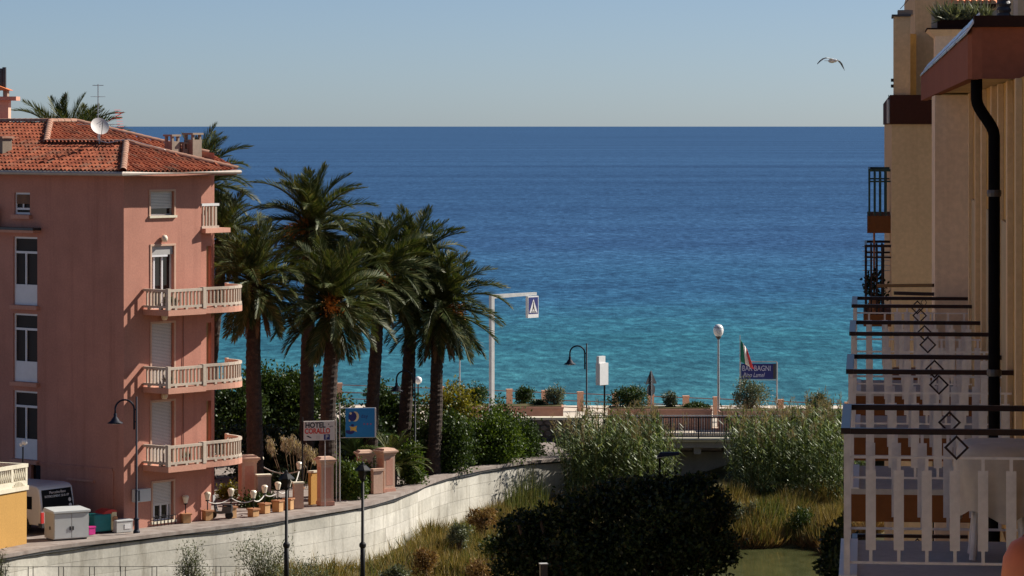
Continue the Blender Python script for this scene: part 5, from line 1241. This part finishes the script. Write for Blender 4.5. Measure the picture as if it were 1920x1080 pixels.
# eave
ez0, ez1 = CZ+.43, CZ+.86; ew = .88
MB().box(ew+.10, 16, 30.05, 56, ez0, ez0+.05).build('soffit', MAT['cream_wall'], nb)
pr_ = [(ew+.10,30.02),(ew+.03,30.06),(ew,30.14)]
MB().prism([(16,30.0),(ew+.12,30.0),(ew+.035,30.035),(ew,30.12),(ew,56),(ew+.099,56),(ew+.099,30.10),(16,30.10)], ez0-.02, ez1).build('fascia', MAT['brown_fascia'], nb)
MB().box(ew+.05,16,29.94,30.3,ez1+.001,ez1+.10).build('end_trim', MAT['brown_dark'], nb)
MB().box(ew+.10,16,30.31,56,ez1+.002,ez1+.10).build('roof_edge', MAT['brown_dark'], nb)
k = 7
for i in range(k):
    u0 = 30.0 + i*26/k; u1 = u0 + 26/k - .6
    MB().add([(ew-.03,u0,ez1-.05),(ew-.03,u1,ez1-.05),(ew+.095,u1,ez1+.13),(ew+.095,u0,ez1+.13),(ew-.02,u0,ez1-.065),(ew-.02,u1,ez1-.065),(ew+.105,u1,ez1+.115),(ew+.105,u0,ez1+.115)], [(0,1,2,3),(7,6,5,4),(0,4,5,1),(1,5,6,2),(2,6,7,3),(3,7,4,0)]).build('flashing', MAT['zinc'], nb)
# drainpipe
u = 30.7; wt = rw_(1831,u); wb = rw_(1864,u)
pts = [(wt,u,ez0+.02),(wt,u,rz_(185,u))] ; 
for i in range(1,9):
    f_ = i/8; s_ = f_*f_*(3-2*f_); pts.append((wt+(wb-wt)*s_, u, rz_(185,u) + (rz_(255,u)-rz_(185,u))*f_))
pts += [(wb,u,rz_(700,u)),(wb,u,.3)]
dp = MB().tube(pts, .052, 12).build('drainpipe', MAT['pipe_black'], nb, smooth=True)
for z_ in (CZ-.6, CZ-2.2, CZ-4.5): MB().lathe([(.062,-.03),(.066,0),(.062,.03)], (wb,u,z_), 12).build('collar', MAT['dark_metal'], dp); 
# balconies with brown handrail, white slats and diamonds
SLAT = MB().box(-.037,.037,-.011,.011,.30-.03,.30+.60).box(-.012,.012,-.009,.009,.18,.2699).box(-.012,.012,-.009,.009,.9001,.99).mesh('slat', MAT['white_slat'])
def diamond(s):
    m = MB(); o_ = [(0,-s),(s,0),(0,s),(-s,0)]; i_ = [(x*.76,z*.76) for x, z in o_]
    for k in range(4):
        a, b, c, d_ = o_[k], o_[(k+1)%4], i_[(k+1)%4], i_[k]; m.extr([(a[0],-.012,a[1]),(b[0],-.012,b[1]),(c[0],-.012,c[1]),(d_[0],-.012,d_[1])], (0,.024,0))
    return m.mesh('diamond', MAT['rail_brown'])
DIA = diamond(.092)
W0 = -.19
def balcony(u0, u1, zf, near=True):
    b = MB().box(W0, WF-.003, u0, u1, zf-.30, zf-.05).build('balcony', MAT['slab_orange'], nb)
    MB().box(W0-.012, WF-.003, u0-.012, u1+.012, zf-.0499, zf).build('floor', MAT['floor_stone'], b); MB().box(W0-.014, W0+.12, u0-.014, u1+.014, zf+.0005, zf+.012).build('threshold', MAT['white_paint'], b)
    hz = zf+1.09; wl, wr = W0+.045, WF-.02
    # handrails: two sides and the front
    for uu in (u0+.03, u1-.03): MB().box(W0+.0705, WF-.003, uu-.03, uu+.03, hz-.045, hz-.002).build('handrail', MAT['rail_brown'], b)
    MB().box(W0+.002, W0+.07, u0, u1, hz-.044, hz).build('handrail', MAT['rail_brown'], b)
    for zz in (hz-.215, zf+.10):
        mm = MB(); 
        for uu in (u0+.03, u1-.03): mm.box(wl+.0225, wr, uu-.009, uu+.009, zz-.009, zz+.009)
        mm.box(wl-.009, wl+.009, u0+.052, u1-.052, zz-.009, zz+.009); mm.build('cross_bar', MAT['white_slat'], b)
    for uu in (u0+.03, u1-.03): MB().box(wl-.022, wl+.022, uu-.022, uu+.022, zf, hz-.046).build('corner_post', MAT['white_slat'], b)
    sl = (hz-.215-zf-.10-.018)/.81
    for uu in (u0+.03, u1-.03):
        for k in range(7): inst('slat', SLAT, b, Matrix.Translation((.03+.2045*k, uu, zf+.109)) @ Matrix.Diagonal((1,1,sl,1)) @ Matrix.Translation((0,0,-.18)))
        inst('diamond', DIA, b, Matrix.Translation((.655, uu, hz-.045-.094)))
    n_ = int((u1-u0-.2)/.2045)
    for k in range(n_): inst('slat', SLAT, b, Matrix.Translation((wl, u0+.2+.2045*k, zf+.109)) @ Matrix.Rotation(R(90),4,'Z') @ Matrix.Diagonal((1,1,sl,1)) @ Matrix.Translation((0,0,-.18)))
    return b
BU = [(25.2,27.4),(31.3,33.4),(37.0,39.2),(42.7,44.7)]
for u0, u1 in BU: balcony(u0, u1, CZ-3.31)
for u0, u1 in BU[1:]: balcony(u0, u1, CZ-6.40)
# fifth balcony with an angled top rail
zf = CZ-3.31
b = MB().box(.35, .887, 45.3, 47.1, zf-.28, zf).build('balcony', MAT['slab_orange'], nb)
MB().bar((.16,46.6,zf+1.14),(.885,45.5,zf+1.20),.05,.045).bar((.36,45.4,zf+1.10),(.885,45.35,zf+1.09),.05,.045).build('handrail', MAT['rail_brown'], b)
for k in range(4): inst('slat', SLAT, b, Matrix.Translation((.40+k*.13, 45.4, zf-.05)))
inst('diamond', DIA, b, Matrix.Translation((.75, 45.36, zf+.98)) @ Matrix.Diagonal((.45,1,.75,1)))
# lower part of the facade seen under the balconies
for u, c in ((45.6,'pane_dark'),): MB().box(.87,.888,u,u+1.1,CZ-6.4,CZ-4.2).build('window', MAT[c], nb)
MB().box(.60,.888,45.2,47.1,CZ-6.6,CZ-6.3).build('ledge', MAT['cream_wall'], nb)
for i in range(3):
    MB().box(WF-.02,WF-.004,27.9+i*5.7,29.3+i*5.7,CZ-6.2,CZ-4.0).build('window', MAT['pane_dark'], nb)
# table under a cloth and the terracotta pot on the nearest balcony
M_R = Matrix.Rotation(-TH, 4, 'Z')
def rloc(w, u, z): return M_R @ Vector((w, u, z))
tb = thing('covered_table', 'cream cloth draped over a table on the nearest balcony', 'table', rloc(1.0, 26.35, zf+.012), -TH)
H_ = rz_(838,26)-zf-.012
cl = MB(); n_ = 40; rows_ = [(.0,H_+.02,.9),(.25,H_+.015,1),(.31,H_-.005,1),(.335,H_-.06,1.0),(.33,H_-.22,1.05),(.30,H_-.40,1.12),(.31,H_-.52,1.2)]
for j, (r_, z_, wv) in enumerate(rows_):
    for k in range(n_):
        a = 2*math.pi*k/n_; sq = 1/max(abs(math.cos(a)),abs(math.sin(a)))**.6; fold = (1 + .09*max(0,j-3)/3*math.sin(a*9+j*.2)) ; cl.v.append((math.cos(a)*r_*sq*fold*.95, math.sin(a)*r_*sq*fold*1.4, z_ - (.05*math.sin(a*4+1) if j >= 5 else 0)))
cl.f = [(j*n_+k, j*n_+(k+1)%n_, (j+1)*n_+(k+1)%n_, (j+1)*n_+k) for j in range(len(rows_)-1) for k in range(n_)]
cl.build('table_cloth', MAT['cloth'], tb, smooth=True)
MB().lathe([(.27,H_-.045),(.27,H_-.012)], (0,0,0), 24).build('tabletop', MAT['white_paint'], tb)
for sx_ in (-1,1):
    for sy_ in (-1,1): MB().tube([(sx_*.20,sy_*.2,0),(sx_*.13,sy_*.13,H_-.05)], [.028,.02], 8).build('leg', MAT['white_slat'], tb)
op = thing('terracotta_pot', 'orange terracotta pot close by in the lower right corner', 'pot', rloc(.815, 16.0, rz_(1165,16)), -TH)
MB().lathe([(.09,0),(.12,.02),(.175,.12),(.195,.22),(.185,.31),(.15,.375),(.105,.40),(.095,.41),(.085,.38)], (0,0,0), 24).build('pot', MAT['orange_pot'], op, smooth=True); MB().lathe([(.0,.37),(.084,.378)], (0,0,0), 20).build('soil', MAT['earth'], op)
sh_ = thing('pot_shelf', 'white ledge carrying the orange pot beside the near balcony', 'ledge', rloc(.815,16.0,rz_(1165,16)-.05), -TH)
MB().box(-.14,WF-.815-.003,-.14,.14,0,.046).build('plate', MAT['white_paint'], sh_); MB().bar((.3,0,-.2),(-.05,0,-.002),.02).bar((.51,0,-.35),(.28,0,-.2),.02).build('bracket', MAT['black_iron'], sh_)

# ---------------------------------------------------------------- the farther block
fb = thing('corner_building', 'cream building farther along the river with brown slab and roof terrace', 'building', (0,0,0), -TH)
u = 60.0; wl = rw_(1672,u)
MB().box(wl, 16, u, 85, -.5, rz_(233,u)).build('wall', MAT['cream_wall'], fb)
MB().box(wl-.03, 16, u-.06, 85, rz_(232.9,u), rz_(178,u)).build('brown_slab', MAT['brown_band'], fb)
cw0, cw1 = rw_(1676,u), rw_(1707,u)
MB().box(cw0, cw1, u+.1, u+1.2, rz_(177.9,u), rz_(31,u)).build('pier', MAT['cream_wall'], fb); MB().box(cw0-.035, cw1+.01, u+.05, u+1.3, rz_(30.9,u), rz_(27,u)).build('pier_cap', MAT['dark_metal'], fb)
MB().box(cw0+.07, cw1+.05, u+.25, u+1.0, rz_(26.9,u), rz_(18,u)).build('pier_top', MAT['chimney_grey'], fb)
MB().box(cw1+.001, rw_(1720,u), u+1.3, u+4, rz_(177.9,u), rz_(60,u)).build('recess', MAT['ochre'], fb)
u2 = 62.0; MB().box(rw_(1716,u2), 16, u2+.2, 80, rz_(177.8,u), rz_(-60,u2)).build('upper_wall', MAT['cream_wall'], fb)
# cornice block with planter
u3 = 58.2; a0, a1 = rw_(1741,u3), rw_(1880,u3)
MB().box(a0+.12, a1, u3, u3+1.7, CZ+.35, rz_(68,u3)).build('terrace_block', MAT['cream_light'], fb)
MB().add([(a0+.119,u3-.001,rz_(68,u3)),(a1,u3-.001,rz_(68,u3)),(a1,u3+1.7,rz_(68,u3)),(a0+.119,u3+1.7,rz_(68,u3)),(a0-.02,u3-.12,rz_(56,u3)),(a1,u3-.12,rz_(56,u3)),(a1,u3+1.75,rz_(56,u3)),(a0-.02,u3+1.75,rz_(56,u3))], [(0,3,2,1),(4,5,6,7),(0,1,5,4),(1,2,6,5),(2,3,7,6),(3,0,4,7)]).build('cornice', MAT['cream_light'], fb)
MB().box(a0-.03,a1,u3-.13,u3+1.76,rz_(55.9,u3),rz_(53,u3)).build('cornice_cap', MAT['brown_dark'], fb)
MB().box(a0+.06,a1,u3+.6,u3+.64,rz_(52.9,u3),rz_(18,u3)).build('terrace_panel', MAT['shutter_grey'], fb)
# orange tiles of a small roof, each tile a piece
u4 = 61.0; tm = MB(); prf = [(-.075,0),(-.05,.045),(0,.065),(.05,.045),(.075,0)]
for l_ in (0,.9): tm.v += [(x, l_*1.0, z+l_*.45) for x, z in prf]
tm.f = [(i,i+1,i+6,i+5) for i in range(4)]; tme = tm.mesh('tile', MAT['tile_new'], True)
rf = MB().box(rw_(1786,u4), rw_(1868,u4), u4+.02, u4+1.1, rz_(13,u4), rz_(8,u4)).build('small_roof', MAT['brown_dark'], fb)
for k in range(7): inst('tile', tme, rf, Matrix.Translation((rw_(1792+k*11.5,u4), u4-.05, rz_(8,u4)+.005)))
# terrace plants
tp = thing('terrace_plants', 'grassy potted plants on the roof terrace of the farther building', 'plant', rloc(rw_(1805,u3), u3+.25, rz_(52.5,u3)), -TH)
MB().box(-.42,.45,-.16,.16,0,.14).build('trough', MAT['brown_dark'], tp)
n_ = 700; g = np.random.default_rng(5); P = np.stack([g.uniform(-.42,.46,n_), g.uniform(-.15,.15,n_), np.full(n_,.12)],1); D = np.array([0,0,1.]) + g.normal(size=(n_,3))*.55
V, Q = leaves(P, D, unit(n_,3), g.uniform(.12,.42,n_), .035); soup('foliage', V, Q, MAT['leaf_olive'], tp)
# ribbed flue
u5 = 40.0; fw = rw_(1882,u5); fl_ = thing('roof_flue', 'dark ribbed metal flue on the roof at the upper right', 'flue', rloc(fw,u5,ez1+.10), -TH)
pf = []
for i in range(26): pf.append((.070+.018*(i%2), i*.035))
MB().lathe(pf, (0,0,0), 16).build('pipe', MAT['dark_metal'], fl_); MB().box(.11,.16,-.05,.05,0,.5).build('side_panel', MAT['cream_light'], fl_); MB().tube([(.29,0,0),(.29,0,.22)], .008, 6).build('rod', MAT['pale_metal'], fl_)
MB().box(fw+.22, 16, u5+6, u5+6.4, ez1+.102, ez1+2.4).build('parapet_wall', MAT['cream_wall'], nb)
# aerial cable at the top
tag(MB().tube([rloc(rw_(1712,64),64,rz_(-10,64)), rloc(rw_(1688,64),64,rz_(17,64))], .006, 5).build('stay_wire', MAT['dark_metal']), 'thin stay wire above the pier at the top right', 'wire')
# lower projecting balconies of the far block
def ironbal(px0, py_t, py_f, py_b, uu, dep, slab, mat, lab=None, sp=.10):
    w0 = rw_(px0, uu); zf_ = rz_(py_f, uu); b = MB().box(w0-.02, wl+.001 if False else wl-.001, uu, uu+dep, rz_(py_b,uu), zf_).build('balcony', MAT[slab], fb)
    zt_ = rz_(py_t, uu); mm = MB()
    for yy in (uu+.03, uu+dep-.03): mm.box(w0, wl-.002, yy-.02, yy+.02, zt_-.045, zt_).box(w0, wl-.002, yy-.015, yy+.015, zt_-.24, zt_-.21)
    mm.box(w0-.001, w0+.04, uu+.051, uu+dep-.051, zt_-.045, zt_-.001); mm.build('handrail', MAT[mat], b)
    vm = MB().box(-.018,.018,-.012,.012,0,zt_-zf_-.05).mesh('picket', MAT[mat]); k = int((wl-w0)/sp)
    for yy in (uu+.03, uu+dep-.03):
        for i in range(k): inst('picket', vm, b, T(w0+.02+i*sp, yy, zf_))
    for i in range(int(dep/.16)): inst('picket', vm, b, T(w0+.02, uu+.16+i*.16, zf_, R(90)))
    return b
ironbal(1628, 317, 405, 437, 62.5, 3.2, 'slab_orange', 'mesh_green')
b = ironbal(1621, 459, 590, 612, 61.5, 2.4, 'slab_orange', 'rail_brown')
MB().tube([(rw_(1639,62.6),62.6,rz_(590,61.5)),(rw_(1639,62.6),62.6,rz_(437,62.6))], .02, 8).build('prop', MAT['terracotta'], b)
cl_ = thing('clothes_line', 'wire clothes rack on the lower iron balcony against the sea', 'rack', rloc(rw_(1640,62.2),62.2,rz_(590,61.5)), -TH)
m = MB(); z0_ = rz_(590,61.5)
for k in range(6): zz = rz_(462+k*9,62.2)-z0_; m.bar((-.22,0,zz),(.28,0,zz),.012)
m.build('wires', MAT['pale_metal'], cl_); MB().tube([(-.15,0,0),(-.15,0,rz_(458,62.2)-z0_)], .016, 6).tube([(.16,0,0),(.16,0,rz_(458,62.2)-z0_)], .016, 6).build('stand', MAT['black_iron'], cl_)
pb = thing('balcony_plant', 'dark leafy plant on the lower iron balcony of the far building', 'plant', rloc(rw_(1640,61.9),61.9,rz_(589,61.5)), -TH)
MB().lathe([(.08,0),(.11,.22),(.10,.24)], (0,0,0), 14).build('pot', MAT['terracotta'], pb); foliage('foliage', [(0,0,.42,.2,.2,.24)], 500, .07, .05, MAT['leaf_black'], pb, clumps=14)
sg_ = thing('wall_sign', 'narrow pale panel on the corner of the far building', 'panel', rloc(wl-.05, 60.5, rz_(231,60.5)), -TH); MB().box(-.03,.018,-.02,.5,0,.42).build('panel', MAT['pale_metal'], sg_, bevel=.01); MB().box(-.006,.006,.1,.16,.42,.5).build('hook', MAT['dark_metal'], sg_)
for py in (150, 161): 
    MB().box(cw0-.05,cw0-.001,u+.3,u+.36,rz_(py+3,u),rz_(py-3,u)).build('hinge', MAT['black_iron'], fb)
# ================================================================ GULL
gu = thing('seagull', 'white and grey seagull gliding with arched wings in the sky', 'bird', W(1560,114,100), R(25)); k_ = 100/F
body = MB(); pr = [(-.22,.01),(-.17,.035),(-.08,.065),(.02,.07),(.11,.055),(.16,.045),(.20,.05),(.24,.035),(.28,.012),(.31,.004)]
for y_, r_ in pr:
    for q in range(10): a = q*math.pi/5; body.v.append((r_*math.cos(a)*.9, -y_, r_*math.sin(a)))
body.f = [(i*10+q, i*10+(q+1)%10, (i+1)*10+(q+1)%10, (i+1)*10+q) for i in range(len(pr)-1) for q in range(10)]
# wings belong to the same continuous body
for s, sp in ((-1,[(0,.0),(.10,.05),(.22,.06),(.34,.03),(.44,-.04),(.52,-.12)]),(1,[(0,.0),(.10,.02),(.20,-.02),(.28,-.09),(.34,-.19),(.40,-.29)])):
    ch = [.15,.15,.14,.12,.08,.015]; b0 = len(body.v)
    for (x_, z_), c in zip(sp, ch):
        body.v += [(s*x_,-.04+c*.45,z_+.02), (s*x_,-.04+c*.1,z_+.035), (s*x_,-.04-c*.55,z_+.015), (s*x_,-.04+c*.1,z_+.012)]
    for i in range(5):
        for q in range(4): body.f.append((b0+i*4+q, b0+i*4+(q+1)%4, b0+(i+1)*4+(q+1)%4, b0+(i+1)*4+q))
body.build('body', MAT['gull_white'], gu, smooth=True)
wv = MB()
for s, sp in ((-1,[(.22,.06),(.34,.03),(.44,-.04),(.52,-.12)]),(1,[(.20,-.02),(.28,-.09),(.34,-.19),(.40,-.29)])):
    ch = [.145,.125,.085,.02]; b0 = len(wv.v)
    for (x_, z_), c in zip(sp, ch): wv.v += [(s*x_,-.04+c*.47,z_+.018), (s*x_,-.04+c*.1,z_+.040), (s*x_,-.04-c*.58,z_+.012), (s*x_,-.04+c*.1,z_+.006)]
    for i in range(3):
        for q in range(4): wv.f.append((b0+i*4+q, b0+i*4+(q+1)%4, b0+(i+1)*4+(q+1)%4, b0+(i+1)*4+q))
wv.build('wing_feathers', MAT['gull_grey'], gu, smooth=True)
MB().extr([(-.05,.20,.0),(.05,.20,.0),(.07,.33,.0),(-.07,.33,.0)], (0,0,.012)).build('tail', MAT['gull_white'], gu)

# ================================================================ HOUSES ADDED OUT OF VIEW TO BOUNCE SUNLIGHT ONTO THE RIGHT BUILDINGS
def added_house(y0, y1, h, mat, lab, shm):
    t = thing('added_house', lab, 'house', (-27, y0, .3), 0, 'unseen houses added for bounced light'); L = y1-y0
    ops = []; nfl = int(h//3.1); nw = int(L//3.2)
    for f_ in range(nfl):
        for k in range(nw): a = (k+.5)*L/nw; ops.append((a-.55, a+.55, .9+f_*3.1, 2.5+f_*3.1))
    m = MB(); wall_open(m, lambda a,b,tt: (-tt, a, b), 0, L, 0, h, ops, .2)
    m.poly((0,0,0),(-10,0,0),(-10,0,h),(0,0,h)); m.poly((0,L,0),(-10,L,0),(-10,L,h),(0,L,h)); m.poly((-10,0,0),(-10,L,0),(-10,L,h),(-10,0,h)); m.build('wall', MAT[mat], t)
    for (a0,a1,b0,b1) in ops:
        w = MB().box(-.17,-.15,a0,a1,b0,b1).build('window', MAT['pane_dark'], t)
        MB().box(.01,.05,a0-.56,a0-.01,b0,b1).box(.01,.05,a1+.01,a1+.56,b0,b1).build('shutter', MAT[shm], w)
    e = .6; k = 5.6
    MB().add([(e,-e,h),(e,L+e,h),(-10-e,L+e,h),(-10-e,-e,h),(-5,k-e,h+2),(-5,L-k+e,h+2)], [(0,1,5,4),(1,2,5),(2,3,4,5),(3,0,4),(0,3,2,1)]).build('roof', MAT['tile_new'], t)
added_house(-22, 14, 15.5, 'cream_stone', 'cream house with green shutters on the left bank, added unseen for bounced light', 'mesh_green')
added_house(18, 50, 14.0, 'cream_light', 'pale house with grey shutters on the left bank, added unseen for bounced light', 'shutter_grey')
added_house(54, 92, 15.0, 'yellow_wall', 'yellow house with brown shutters on the left bank, added unseen for bounced light', 'wood')

added_house(0, 48, 16.5, 'cream_stone', 'tall cream house added behind the viewer for bounced light', 'shutter_grey')  # unseen, added so its sunlit front brightens the camera-facing walls
bh = [o for o in bpy.data.objects if o.get('label') == 'tall cream house added behind the viewer for bounced light'][0]
bh.location = (24, -42, .3); bh.rotation_euler = (0, 0, R(90))
